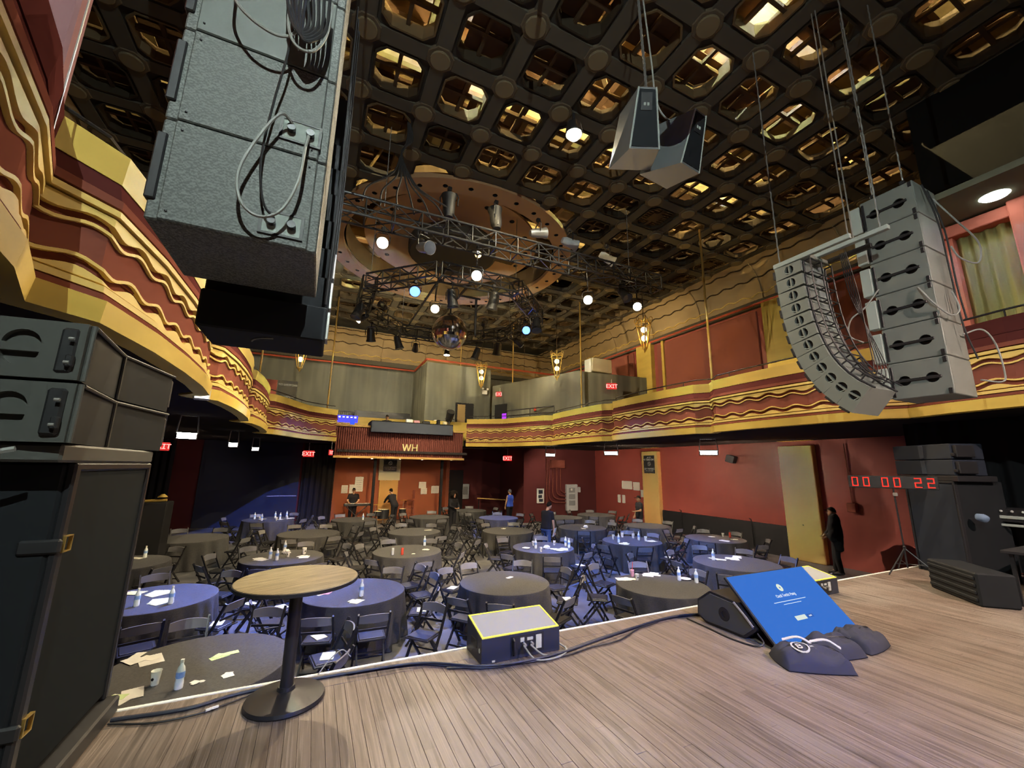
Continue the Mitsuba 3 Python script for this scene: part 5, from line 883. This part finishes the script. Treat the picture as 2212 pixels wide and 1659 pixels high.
def papers(x, y, lb, n=3, s=1., b='m_paper'):
    k = thing('papers', lb, 'papers', 'loose papers on the tables')
    for j in range(n):
        w, h = rng.choice([(.15, .21), (.1, .2), (.21, .28), (.09, .13)]); part(k, 'sheet', mv(bx(-w/2*s, w/2*s, -h/2*s, h/2*s, 0, .0018), (x + rng.uniform(-.09, .09) * s, y + rng.uniform(-.09, .09) * s, ZT + .002 * j), rng.uniform(-1.5, 1.5)), rng.choice([b, 'm_paper', 'm_white']))
def can(x, y, lb, b): thing('drink_can', lb, 'can', mesh=lathe([(0, 0), (.028, 0), (.033, .008), (.033, .145), (.027, .158), (.027, .16), (0, .158)], 16, (x, y, ZT)), bsdf=b, smooth=40)
def plate(x, y, lb): thing('plate', lb, 'plate', 'white plates', mesh=lathe([(0, .004), (.07, .004), (.105, .016), (.11, .018), (.108, .013), (.07, 0), (0, 0)], 24, (x, y, ZT)), bsdf='m_white', smooth=True)
def napkin(x, y, lb): m = trimesh.creation.icosphere(3, .07); v = np.asarray(m.vertices); v = v * [1.3, 1, .8] * (.65 + .7 * meshkit.noise(v * 30 + 3))[:, None]; v[:, 2] += .035 - min(0, 0); v[:, 2] = np.maximum(v[:, 2], 0.0); thing('crumpled_napkin', lb, 'napkin', mesh=(v + [x, y, ZT], np.asarray(m.faces)), bsdf='m_white')
N = [t[3] for t in TABLES]
bottle(-.97, 5.40, 'water bottle on the table nearest to the stage beside the paper cup'); cup(-1.2, 5.58, 'white paper cup with a dark mark on the table nearest to the stage', 1.1)
papers(-1.5, 6.33, 'white papers at the left of the table nearest to the stage', 4, 1.0); papers(-.69, 6.06, 'pale papers on the right half of the table nearest to the stage', 3, .9, 'm_greenpaper'); papers(-1.36, 5.36, 'green edged papers at the front left of the table nearest to the stage', 3, 1.1, 'm_greenpaper'); papers(-.82, 5.45, 'small white slips beside the bottle on the nearest table', 4, .4); papers(-.6, 5.5, 'thin pen shaped slips at the front of the nearest table', 3, .35)
bottle(-2.22, 8.51, 'left water bottle on the blue lit table at left'); bottle(-1.79, 8.46, 'right water bottle on the blue lit table at left'); papers(-2.1, 9.13, 'papers at the back of the blue lit table at left', 4); papers(-2.55, 9.3, 'pink papers at the left of the blue lit table at left', 3, 1., 'm_pink'); papers(-2.0, 8.6, 'papers between the two bottles of the blue lit table at left', 4)
bottle(.93, 7.74, 'water bottle on the blue lit table behind the cocktail table'); papers(.84, 7.5, 'pale blue booklet on the blue lit table behind the cocktail table', 2); papers(.34, 8.15, 'papers at the left of the blue lit table behind the cocktail table', 3, 1., 'm_pink')
papers(3.79, 7.88, 'single white card pair on the table behind the taped monitor box', 2, .9)
bottle(2.97, 11.75, 'water bottle on the table with two cans'); can(1.96, 10.84, 'dark drink can on the two can table', 'm_greycab'); can(2.18, 10.78, 'red drink can on the two can table', 'm_redplastic'); papers(2.84, 11.2, 'slips at the right of the two can table', 4, .6); papers(2.45, 10.75, 'slips at the front of the two can table', 3, .5)
for x, y, i in ((-.70, 11.43, 'first'), (-.55, 11.2, 'second'), (-.45, 12.25, 'third, at the back')): bottle(x, y, 'water bottle on the crowded table behind the cocktail table, %s' % i)
cup(-.34, 11.5, 'paper cup right of the bottles on the crowded table behind the cocktail table'); cup(0, 11.7, 'large clear cup at the right of the crowded table behind the cocktail table', 1.3); papers(-.85, 11.4, 'papers at the left of the crowded table behind the cocktail table', 4); papers(-.05, 11.4, 'papers at the right of the crowded table behind the cocktail table', 4); napkin(-.4, 11.95, 'crumpled napkin on the crowded table behind the cocktail table')
bottle(-3.28, 12.55, 'water bottle on the table at the left edge'); papers(-3.5, 12.5, 'cream papers on the table at the left edge', 2)
for j, (x, y) in enumerate(((-1.9, 19.5), (-1.6, 18.9), (-1.2, 19.6), (-1.0, 19.2), (-.8, 19.7))): bottle(x, y, 'water bottle on the bluish far left table, %s of five' % ('first', 'second', 'third', 'fourth', 'fifth')[j])
for j, (x, y) in enumerate(((-1.7, 19.2), (-1.1, 18.8), (-.75, 19.1))): cup(x, y, 'paper cup on the bluish far left table, %s of three' % ('left', 'middle', 'right')[j]); papers(x + .1, y + .2, 'papers on the bluish far left table, %s ones' % ('left', 'middle', 'right')[j], 3)
bottle(1.99, 17.98, 'water bottle on the table near the keyboard player'); papers(3.75, 14.45, 'folded slips on the empty middle table', 3, .8); papers(6.3, 13.9, 'small slip on the grey table left of the man in the black tee', 2, .6); papers(9.13, 12.95, 'slip on the table right of the man in the black tee', 2, .7); napkin(9.3, 13.1, 'small napkin on the table right of the man in the black tee')
for x, y, i in ((5.66, 10.3, 'at the left'), (6.62, 10.3, 'at the right'), (6.55, 10.02, 'at the right front')): bottle(x, y, 'water bottle %s of the crowded cup table' % i)
for x, y, i in ((5.80, 10.7, 'at the back'), (5.57, 9.85, 'at the front'), (6.4, 10.55, 'at the back right')): cup(x, y, 'paper cup %s of the crowded cup table' % i)
plate(5.42, 10.4, 'white plate at the left of the crowded cup table'); napkin(5.92, 10.15, 'crumpled white napkin on the crowded cup table'); papers(6.1, 10.0, 'papers at the front of the crowded cup table', 5); papers(6.3, 9.95, 'more papers at the front right of the crowded cup table', 4); plate(6.1, 9.78, 'white plate at the front of the crowded cup table')
for x, y, i in ((8.45, 10.23, 'at the left'), (9.31, 10.32, 'right of the middle')): bottle(x, y, 'water bottle %s of the crowded bottle table' % i)
for x, y, i in ((8.66, 10.74, 'back left'), (9.41, 10.68, 'back right'), (9.40, 10.12, 'front right'), (9.2, 10.95, 'farthest')): cup(x, y, 'cup at the %s of the crowded bottle table' % i, 1.15)
papers(8.5, 10.05, 'papers at the left of the crowded bottle table', 5); papers(9.5, 9.95, 'papers at the front right of the crowded bottle table', 5)
plate(12.03, 9.9, 'white plate on the table by the black wainscot'); cup(12.5, 9.85, 'paper cup on the table by the black wainscot'); can(12.58, 9.65, 'red can on the table by the black wainscot', 'm_redplastic'); papers(11.8, 9.3, 'papers on the table by the black wainscot', 4); papers(12.35, 9.3, 'cream papers at the right of the table by the black wainscot', 3)
bottle(6.77, 6.41, 'left water bottle on the table with white plates'); bottle(6.95, 6.15, 'right water bottle on the table with white plates'); plate(6.95, 6.42, 'white plate on the table with two bottles near the screen'); cup(6.0, 6.75, 'white cup at the left of the table with two bottles', 1.); papers(6.72, 6.9, 'white sheets in the middle of the table with two bottles', 2, 1.2); papers(6.5, 7.0, 'papers at the back of the table with two bottles', 3); papers(5.85, 6.85, 'papers beside the cup of the table with two bottles', 5)
k = thing('iced_drink', 'iced drink with a red straw at the back of the table with two bottles', 'cup'); part(k, 'cup', lathe([(0, 0), (.03, 0), (.042, .13), (0, .13)], 16, (6.1, 7.0, ZT)), 'm_pink', 40); part(k, 'straw', rod((6.1, 7.0, ZT + .1), (6.12, 7.0, ZT + .28), .006, 6), 'm_redplastic')
bottle(9.06, 7.46, 'water bottle on the table behind the screen'); papers(9.6, 7.4, 'papers on the table behind the screen', 5); papers(9.95, 7.5, 'more papers at the right of the table behind the screen', 3); papers(9.25, 7.5, 'papers beside the bottle of the table behind the screen', 3)
# booklets left on chair seats
for i, q in enumerate([s_ for s_ in spots if s_[1] < 9.5][::2][:16]):
    k = thing('booklet', q[2].replace('black folding chair, ', 'white booklet on seat, '), 'booklet', 'booklets on chair seats', mesh=mv(cb(-.08, .08, -.11, .11, 0, .01, .002), (q[0], q[1], .479), rng.uniform(-.8, .8)), bsdf='m_white')

# ================================================================== people
def sph(p, r): return m3.Manifold.sphere(r, 14).translate([float(c) for c in p])
def bone(p, q, a, b): return m3.Manifold.batch_hull([sph(p, a), sph(q, b)])
def soft(M, el=.035, it=4):
    m = trimesh.Trimesh(*man(M.refine_to_length(el)), process=True); trimesh.smoothing.filter_taubin(m, iterations=it); return np.asarray(m.vertices), np.asarray(m.faces)
def hand(w, e):
    """palm, four bent fingers and a thumb beyond the wrist w, in the direction away from the elbow e"""
    w, e = np.asarray(w, float), np.asarray(e, float); d, a, b = frame(w - e); out = [m3.Manifold.batch_hull([sph(w + a*.026, .016), sph(w - a*.026, .016), sph(w + d*.085 + a*.032, .012), sph(w + d*.085 - a*.032, .012)])]
    for i, (s_, L) in enumerate(((.03, .062), (.011, .072), (-.009, .066), (-.028, .05))):
        p0 = w + d*.082 + a*s_; p1 = p0 + d*L*.55 + b*.008; p2 = p1 + d*L*.4 + b*.026; out += [bone(p0, p1, .0095, .009), bone(p1, p2, .009, .0075)]
    t0 = w + d*.02 + a*.03; t1 = t0 + d*.045 + a*.03 + b*.012; out += [bone(t0, t1, .013, .011), bone(t1, t1 + d*.03 + b*.012, .011, .009)]
    return out
def person(x, y, z, rz, lb, hips=.92, lean=(0, 0), turn=0., arms=None, legs=None, shirt='m_shirt', trousers='m_jean', sleeves=True, head='cap', s=1., headtilt=(0, .0), skin='m_skin', extra=None):
    k = thing('person', lb, 'person'); H = np.array([0, 0, hips]); C = H + [lean[0], lean[1], .50 - .5 * (abs(lean[1]) ** 2)]; sh = [C + [sx * .185, 0, 0] for sx in (-1, 1)]
    nk = C + [0, lean[1] * .12, .09]; hd = nk + [headtilt[0], headtilt[1] + .02 + lean[1] * .1, .135]
    arms = arms or [((-.25, .02, -.28), (-.24, .10, -.52)), ((.25, .02, -.28), (.24, .10, -.52))]; el = [C + a[0] for a in arms]; wr = [C + a[1] for a in arms]
    legs = legs or [((-.10, .03, .49), (-.11, -.02, .085)), ((.10, .05, .49), (.12, .06, .085))]
    chest = C - [0, 0, .10]; waist = (H + C) / 2 - [0, 0, .05]
    B = [m3.Manifold.batch_hull([sph(H + [-.09, 0, 0], .105), sph(H + [.09, 0, 0], .105), sph(waist + [-.075, 0, 0], .095), sph(waist + [.075, 0, 0], .095)]), m3.Manifold.batch_hull([sph(waist + [-.075, 0, 0], .095), sph(waist + [.075, 0, 0], .095), sph(chest + [-.11, 0, 0], .105), sph(chest + [.11, 0, 0], .105), sph(C + [-.14, 0, 0], .06), sph(C + [.14, 0, 0], .06)]), bone(C + [0, 0, .0], nk + [0, 0, .03], .07, .055)]
    B += [m3.Manifold.sphere(.1, 20).scale([.76, .95, 1.18]).translate(hd.tolist()), bone(hd + [0, .05, -.06], hd + [0, .06, -.085], .045, .03), bone(hd + [0, .092, .0], hd + [0, .112, -.03], .01, .016)]
    for sx in (-1, 1): B.append(m3.Manifold.sphere(.03, 10).scale([.4, .7, 1.1]).translate((hd + [sx * .078, 0, -.01]).tolist()))
    SL, TR, SH = [], [], []
    for i in (0, 1):
        B += [bone(sh[i], el[i], .055, .042), bone(el[i], wr[i], .041, .028), *hand(wr[i], el[i])]
        if sleeves: SL += [bone(sh[i], sh[i] + (el[i] - sh[i]) * (.95 if sleeves == 'long' else .62), .070, .060)]
        if sleeves == 'long': SL += [bone(el[i], el[i] + (wr[i] - el[i]) * .95, .056, .042)]
        kn, an = np.array(legs[i][0]), np.array(legs[i][1]); hp = H + [(-.09, .09)[i], 0, -.02]; B += [bone(hp, kn, .088, .058), bone(kn, an, .058, .038), bone(an, an + [0, .12, -.045], .042, .034)]
        TR += [bone(hp, kn, .104, .076), bone(kn, an + [0, 0, .02], .076, .066)]; SH += [m3.Manifold.batch_hull([sph(an + [0, -.03, -.02], .048), sph(an + [0, .07, -.035], .046), sph(an + [0, .16, -.05], .033)])]
    W = lambda m: mv(m, (x, y, z), rz, s=s)
    k2 = k + '__body'; scene[k2] = mikit.ply(W(soft(m3.Manifold.batch_boolean(B, m3.OpType.Add))), skin, True)
    torso = m3.Manifold.batch_hull([sph(H + [-.09, 0, .02], .118), sph(H + [.09, 0, .02], .118), sph(waist + [-.085, 0, 0], .108), sph(waist + [.085, 0, 0], .108)]) + m3.Manifold.batch_hull([sph(waist + [-.085, 0, 0], .108), sph(waist + [.085, 0, 0], .108), sph(chest + [-.12, 0, 0], .112), sph(chest + [.12, 0, 0], .112), sph(C + [-.15, 0, -.005], .072), sph(C + [.15, 0, -.005], .072), sph(C + [0, 0, .04], .065)])
    part(k, 'top', W(soft(m3.Manifold.batch_boolean([torso, *SL], m3.OpType.Add))), shirt, True); part(k, 'trousers', W(soft(m3.Manifold.batch_boolean([m3.Manifold.batch_hull([sph(H + [-.09, 0, -.02], .116), sph(H + [.09, 0, -.02], .116)]), *TR], m3.OpType.Add))), trousers, True); part(k, 'shoe', W(man(SH[0])), 'm_black', True); part(k, 'shoe', W(man(SH[1])), 'm_black', True)
    dome = m3.Manifold.sphere(.108, 20).scale([.80, 1.0, 1.16]).translate((hd + [0, -.008, .012]).tolist())
    if head == 'curly':
        v, f = man(m3.Manifold.sphere(.2, 40).translate((hd + [0, -.035, .03]).tolist()) - m3.Manifold.sphere(.12, 20).scale([.72, 1, 1.15]).translate((hd + [0, .11, -.02]).tolist())); c = hd + [0, -.035, .03]; part(k, 'hair', W((c + (v - c) * (.82 + .4 * meshkit.noise(v * 26))[:, None], f)), 'm_hair')
    else:
        cut = dome.trim_by_plane([0, -.45, .9], float(np.dot([0, -.45, .9], hd + [0, .02, .03]) ))
        part(k, 'cap' if 'cap' in head else 'hair', W(man(cut)), 'm_capgrey' if head == 'greycap' else 'm_hair', True)
        if 'cap' in head: part(k, 'cap_peak', W(man(m3.Manifold.batch_hull([sph(hd + [-.05, .09, .045], .008), sph(hd + [.05, .09, .045], .008), sph(hd + [-.04, .17, .035], .007), sph(hd + [.04, .17, .035], .007)]))), 'm_capgrey' if head == 'greycap' else 'm_hair')
    for sx in (-1, 1): part(k, 'eye', W(man(sph(hd + [sx * .032, .086, .012], .010))), 'm_hair')
    part(k, 'mouth', W(man(bone(hd + [-.02, .092, -.058], hd + [.02, .092, -.058], .006, .006))), 'm_maroon')
    return k, (lambda q: W((np.array([q]), np.zeros((0, 3), int)))[0][0]), wr
person(1.95, 22.5, 0, math.pi - .1, 'person in black cap and black shirt playing a keyboard under the mixing booth', lean=(0, .06), arms=[((-.26, .08, -.26), (-.17, .36, -.34)), ((.26, .08, -.26), (.17, .36, -.34))], trousers='m_shirt', s=1.0)
k = thing('keyboard', 'dark electronic keyboard on a stand before the person under the booth', 'keyboard'); part(k, 'body', cb(1.5, 2.75, 21.95, 22.25, .93, 1.03, .01), 'm_metal'); part(k, 'keys', cb(1.55, 2.7, 22.1, 22.24, 1.03, 1.04, .004), 'm_white')
for a, b in (((1.6, 22.1, 0), (2.6, 22.1, .93)), ((2.6, 22.1, 0), (1.6, 22.1, .93))): part(k, 'stand_leg', bar(a, b, .03), 'm_metal')
person(3.9, 21.9, 0, .5, 'person in black bending over the drum kit seen from behind', lean=(0, .26), headtilt=(0, .05), arms=[((-.22, .2, -.2), (-.12, .42, -.34)), ((.22, .2, -.2), (.12, .42, -.34))], trousers='m_shirt', sleeves='long')
dk_ = thing('drum_kit', 'small drum kit with cymbals under the mixing booth left of the bending person', 'drums')
for x, y, z, r, h in ((3.1, 22.0, .45, .2, .2), (3.45, 22.4, .25, .28, .45), (4.4, 22.4, .5, .18, .2)): part(dk_, 'drum', lathe([(0, 0), (r, 0), (r, h), (0, h)], 20, (x, y, z)), 'm_metal', 40); part(dk_, 'drum_skin', lathe([(0, h + .004), (r * .97, h + .004), (r * .97, h)], 20, (x, y, z)), 'm_cream'); part(dk_, 'stand', rod((x, y, 0), (x, y, z), .02), 'm_steelgrey')
for x, y, z in ((2.95, 21.7, 1.0), (4.5, 22.8, 1.1)): part(dk_, 'cymbal', lathe([(0, .03), (.03, .02), (.2, 0), (.2, -.004), (0, .02)], 20, (x, y, z)), 'm_brass', True); part(dk_, 'cymbal_stand', rod((x, y, 0), (x, y, z + .03), .012, 6), 'm_steelgrey')
person(6.0, 18.9, 0, math.pi + .25, 'person with large curly dark hair and dark top in the middle of the hall', lean=(0, .05), head='curly', sleeves='long', trousers='m_shirt', arms=[((-.24, .1, -.26), (-.1, .32, -.34)), ((.24, .1, -.26), (.1, .32, -.34))], s=.97)
person(9.4, 19.9, 0, .35, 'person in a sleeveless blue top and grey cap seen from behind', shirt='m_blueshirt', sleeves=False, head='greycap', trousers='m_shirt')
k, W_, wr = person(7.2, 12.4, 0, -1.2, 'person in black tee and jeans looking down at the tables, holding white paper', lean=(0, .09), headtilt=(0, .06), head='hair', arms=[((-.24, .04, -.28), (-.2, .2, -.46)), ((.24, .0, -.28), (.24, .04, -.53))], legs=[((-.10, .06, .49), (-.11, .0, .085)), ((.10, .03, .49), (.12, -.12, .085))])
p = W_(np.array([.24, .09, .92 + .5 - .62]) + [0, .05, .0]); thing('held_paper', 'white folded paper in the hand of the person in black tee', 'paper', mesh=mv(bx(-.11, .11, -.004, .004, -.14, .14), (p[0] - .0, p[1] - .02, p[2] + .02), .7, .3), bsdf='m_white')
person(13.0, 14.3, 0, 1.3, 'person in black cap and tee standing sideways before the red wall pillar', trousers='m_shirt', arms=[((-.24, .06, -.26), (-.12, .24, -.3)), ((.24, .02, -.28), (.2, .12, -.5))])
k, W_, wr = person(14.05, 7.3, 0, .55, 'person in dark clothes seen from behind at the right stage end, in a bulky coat', shirt='m_dark', trousers='m_dark', sleeves='long', head='cap', arms=[((-.30, .04, -.24), (-.26, .2, -.4)), ((.30, .04, -.24), (.26, .2, -.4))], s=1.06)
HL = lambda *q: m3.Manifold.batch_hull([sph(p, r) for p, r in q])
v, f = soft(m3.Manifold.batch_boolean([HL(((-.2, -.02, 1.5), .11), ((.2, -.02, 1.5), .11), ((-.19, -.03, 1.05), .14), ((.19, -.03, 1.05), .14)), HL(((-.19, -.03, 1.05), .14), ((.19, -.03, 1.05), .14), ((-.13, -.02, .72), .12), ((.13, -.02, .72), .12)), HL(((-.27, 0, 1.5), .10), ((-.36, .03, 1.3), .12), ((-.34, .08, 1.0), .11)), HL(((.27, 0, 1.46), .10), ((.38, .03, 1.22), .11), ((.36, .08, .95), .10)), HL(((-.38, .02, 1.5), .09), ((-.36, .05, 1.25), .1))], m3.OpType.Add), .04, 6)
part(k, 'coat', mv((v + .035 * (np.stack([meshkit.noise(v * 9 + q) for q in (0, 9, 17)], 1) - .5), f), (14.05, 7.3, 0), .55, s=1.06), 'm_dark', True, label='bulky dark coat')
person(3.2, 21.9, 3.71, math.pi, 'person in a black cap at the console on the mixing booth', trousers='m_shirt', s=1.0, arms=[((-.24, .1, -.26), (-.15, .3, -.36)), ((.24, .1, -.26), (.15, .3, -.36))])

# ================================================================== smaller things of the hall
k = thing('bar_stool', 'tall dark wooden stool with back on the orange lit platform', 'stool'); X0, Y0 = 4.9, 23.2
part(k, 'seat', cb(X0 - .22, X0 + .22, Y0 - .2, Y0 + .2, 1.02, 1.07), 'm_slat'); part(k, 'backrest', cb(X0 + .12, X0 + .24, Y0 - .18, Y0 - .14, 1.15, 1.6), 'm_slat')
for a in (-1, 1):
    for b in (-1, 1): part(k, 'leg', bar((X0 + a*.24, Y0 + b*.22, 0), (X0 + a*.19, Y0 + b*.17, 1.03), .04), 'm_slat')
for z in (.35, .65): part(k, 'rung', cat(bar((X0 - .22, Y0 - .2, z), (X0 + .22, Y0 - .2, z), .025), bar((X0 + .22, Y0 - .2, z), (X0 + .22, Y0 + .2, z), .025)), 'm_slat')
k = thing('white_panel', 'tall pale grey electrical cabinet on the dark red rear wall', 'cabinet'); part(k, 'box', cb(13.05, 13.8, 20.12, 20.3, .55, 2.0, .02), 'm_greycab'); part(k, 'side_box', cb(13.8, 14.05, 20.2, 20.3, 1.55, 1.85, .01), 'm_greycab')
for z in (1.55, 1.2, .85): part(k, 'panel', cb(13.2, 13.6, 20.10, 20.125, z, z + .26, .006), 'm_greydark')
part(k, 'label', bx(13.3, 13.42, 20.09, 20.1, 1.66, 1.78), 'm_white')
k = thing('framed_poster', 'bluish white poster on the dark wall left of the electrical cabinet', 'poster'); part(k, 'frame', cb(11.2, 11.65, 20.24, 20.3, 1.0, 1.78, .01), 'm_white'); part(k, 'print', cat(bx(11.3, 11.55, 20.225, 20.24, 1.5, 1.7), bx(11.28, 11.5, 20.225, 20.24, 1.28, 1.44), bx(11.32, 11.56, 20.225, 20.24, 1.08, 1.22)), 'm_navy')
k = thing('framed_poster', 'grey poster on the rear wall behind the curly haired person', 'poster'); part(k, 'frame', cb(7.95, 8.4, 23.44, 23.5, 1.05, 1.9, .01), 'm_greycab'); part(k, 'print', bx(8.03, 8.32, 23.42, 23.44, 1.3, 1.75), 'm_greydark')
k = thing('conduit', 'dark red conduit pipes curving down the rear wall to the electrical cabinet', 'pipes')
for j in range(4): part(k, 'pipe', tube(curve([(11.95 + .25 * j, 20.22, 3.3), (11.95 + .25 * j, 20.22, 2.2), (11.95 + .25 * j, 20.22, 1.35 + .12 * j), (12.25 + .2 * j, 20.22, 1.05 + .17 * j), (13.05, 20.22, 1.0 + .17 * j)]), .03, 6), 'm_maroon', True)
part(k, 'junction_box', cb(12.05, 12.95, 20.12, 20.3, 2.9, 3.35, .01), 'm_maroon'); part(k, 'pipe', rod((11.8, 20.22, .1), (11.8, 20.22, 3.9), .035), 'm_maroon')
k = thing('handrail', 'low tan handrail before the dark rear wall', 'rail'); part(k, 'rail', bar((8.6, 22.6, 1.15), (11.0, 22.2, 1.0), .05), 'm_ochre'); part(k, 'post', cat(bar((8.7, 22.58, 0), (8.7, 22.58, 1.14), .04), bar((10.6, 22.26, 0), (10.6, 22.26, 1.02), .04)), 'm_dark')
k = thing('blue_tube', 'thin pale violet glowing bar on the dark left rear wall', 'tube light', mesh=bx(-1.9, -.65, 23.42, 23.46, 1.35, 1.38), bsdf='m_emit', emitter=glow((.55, .55, 1.5)))
thing('black_drape', 'black drape on the rear wall left of the mixing booth', 'curtain', mesh=(lambda xx: (np.array([[x, 23.3 + .05 * math.sin(x * 24), z] for z in (0, 3.9) for x in xx]), np.array([t for i in range(59) for t in ([i, i+1, 61+i], [i, 61+i, 60+i])])))(np.linspace(-.5, 1.0, 60)), bsdf='m_dark', smooth=True)
thing('black_drape', 'black drape at the far left rear corner beside the speaker stack', 'curtain', mesh=(lambda xx: (np.array([[x, 23.3 + .05 * math.sin(x * 24), z] for z in (0, 3.9) for x in xx]), np.array([t for i in range(59) for t in ([i, i+1, 61+i], [i, 61+i, 60+i])])))(np.linspace(-6.9, -5.7, 60)), bsdf='m_dark', smooth=True)
struct('wall_navy', bx(-4.7, -.6, 23.42, 23.5, 0, 3.95), 'm_navy')
thing('bar_counter', 'dark counter behind the left speaker stack', 'counter', mesh=cb(-4.45, -3.25, 13.4, 14.0, 0, 1.9, .02), bsdf='m_dark')
k = thing('gold_lamp', 'brass lamp on the dark counter behind the left speaker stack', 'lamp'); part(k, 'arm', rod((-3.8, 13.55, 1.93), (-3.3, 13.55, 1.95), .035), 'm_brassglow'); part(k, 'shade', mv(lathe([(.03, .0), (.1, -.06), (.11, -.08), (.0, -.05)], 12), (-3.4, 13.55, 2.1)), 'm_brassglow', True)
for y in (13.9, 10.6, 8.7): thing('wall_hook', 'small dark hook post on the black band of the right wall, %s' % ({13.9: 'far one', 10.6: 'middle one', 8.7: 'near one'}[y]), 'hook', mesh=cat(rod((15.06, y, .2), (15.06, y, 1.12), .02), rod((15.06, y, 1.12), (14.96, y, 1.16), .015)), bsdf='m_dark')
k = thing('wall_box', 'small red alarm box on the dark red wall right of the near pillar', 'alarm box'); part(k, 'box', cb(15.05, 15.2, 7.15, 7.4, 1.7, 1.98, .02), 'm_maroon'); part(k, 'conduit', rod((15.14, 7.28, 1.95), (15.14, 7.28, 3.8), .02), 'm_maroon')
k = thing('speaker_wall', 'dark wall speaker above the red wall near the bright flood', 'speaker', mesh=mv(cb(-.2, .2, -.15, .15, -.14, .14, .02), (14.8, 11.0, 3.35), .3, .3), bsdf='m_dark')
# rear balcony: railings, benches, notice with its red glow
k = thing('bench_rows', 'rows of dark bench seats on the rear balcony behind the mixing booth', 'benches')
for i in range(4): part(k, 'bench', cb(1.8, 5.0, 23.5 + .42 * i, 23.8 + .42 * i, 4.9 + .22 * i, 4.97 + .22 * i, .01), 'm_metal'); part(k, 'bench_back', cb(1.8, 5.0, 23.8 + .42 * i, 23.84 + .42 * i, 4.95 + .22 * i, 5.35 + .22 * i, .01), 'm_metal')
k = thing('balcony_railing', 'black barred railing on the rear balcony left of the benches', 'railing')
for z in (4.5, 5.7): part(k, 'rail', bar((.3, 23.3, z), (1.8, 23.3, z), .04), 'm_metal')
for i in range(16): part(k, 'baluster', rod((.3 + .1 * i, 23.3, 4.5), (.3 + .1 * i, 23.3, 5.7), .012, 5), 'm_metal')
k = thing('balcony_railing', 'black two bar railing on the rear balcony right of the purple doorway', 'railing')
for z in (5.55, 5.85): part(k, 'rail', bar((9.0, 19.6, z), (10.6, 17.4, z + .1), .045), 'm_metal')
for t in (0, .5, 1): part(k, 'baluster', rod((9.0 + 1.6 * t, 19.6 - 2.2 * t, 4.3), (9.0 + 1.6 * t, 19.6 - 2.2 * t, 5.9), .02, 5), 'm_metal')
k = thing('balcony_notice', 'grey and black no smoking board on the left rear balcony', 'wall sign'); part(k, 'board', cb(-2.0, -1.15, 23.0, 23.06, 6.0, 7.0, .01), 'm_black'); part(k, 'print', cat(text('NO SMOKING', .09, (-1.57, 22.995, 6.75), (1, 0, 0), (0, 0, 1)), text('NO VAPING', .09, (-1.57, 22.995, 6.15), (1, 0, 0), (0, 0, 1))), 'm_greycab')
k = thing('red_lamp', 'round white lamp on a red lit board at the left rear balcony', 'lamp'); part(k, 'board', cb(-3.1, -2.05, 23.0, 23.06, 5.9, 7.0, .01), 'm_redframe'); part(k, 'globe', ball((-2.55, 22.85, 6.3), .11, 14), 'm_emit', True, emitter=glow((7, 4.5, 3.5)))
k = thing('neon_sign', 'blue neon lit panel at the left end of the mixing booth', 'neon sign'); part(k, 'panel', cb(.75, 1.75, 21.6, 21.65, 4.95, 5.3, .01), 'm_emit', emitter=glow((.10, .10, 2.6))); part(k, 'glow_bar', cb(1.4, 1.6, 21.4, 21.44, 4.8, 5.1, .01), 'm_emit', emitter=glow((.05, .12, 1.6)))
for i in range(5): part(k, 'tube', cb(.86 + .18 * i, .95 + .18 * i, 21.57, 21.6, 5.18, 5.24, .004), 'm_emit', emitter=glow((3, 3, 8)))
k = thing('air_unit', 'beige box air unit on top of the grey upper room at right', 'air unit', mesh=cb(11.9, 13.1, 15.9, 16.6, 7.6, 8.3, .03), bsdf='m_cream')
k = thing('emergency_light', 'twin head emergency light on the grey upper wall by the lantern', 'lamp'); part(k, 'case', cb(8.45, 8.75, 21.85, 21.99, 7.05, 7.3, .02), 'm_white'); part(k, 'head', cat(ball((8.45, 21.8, 7.36), .07, 10), ball((8.75, 21.8, 7.36), .07, 10)), 'm_white', True)
thing('light_patch_sensor', 'small red fire pull box on the long grey upper wall', 'alarm box', mesh=axes(cb(-.07, .07, -.1, .1, 0, .06, .01), (10.15, 18.55, 5.9), (.35, -.94, 0), (0, 0, 1)), bsdf='m_redplastic')
cb_ = thing('ceiling_cables', 'tangle of black cables hanging over the left end of the straight truss', 'cables')
for j in range(7): part(cb_, 'cable', tube(curve([(1.2, 8.6, 11.1), (1.25 + .02*j, 8.7, 10.6), (1.15, 8.8, 10.2), (1.0 + .1*j, 8.9, 9.7 - .03*j), (.5 + .32*j, 9.0, 9.25), (.4 + .4*j, 9.1, 8.9)]), .022, 5), 'm_cable')
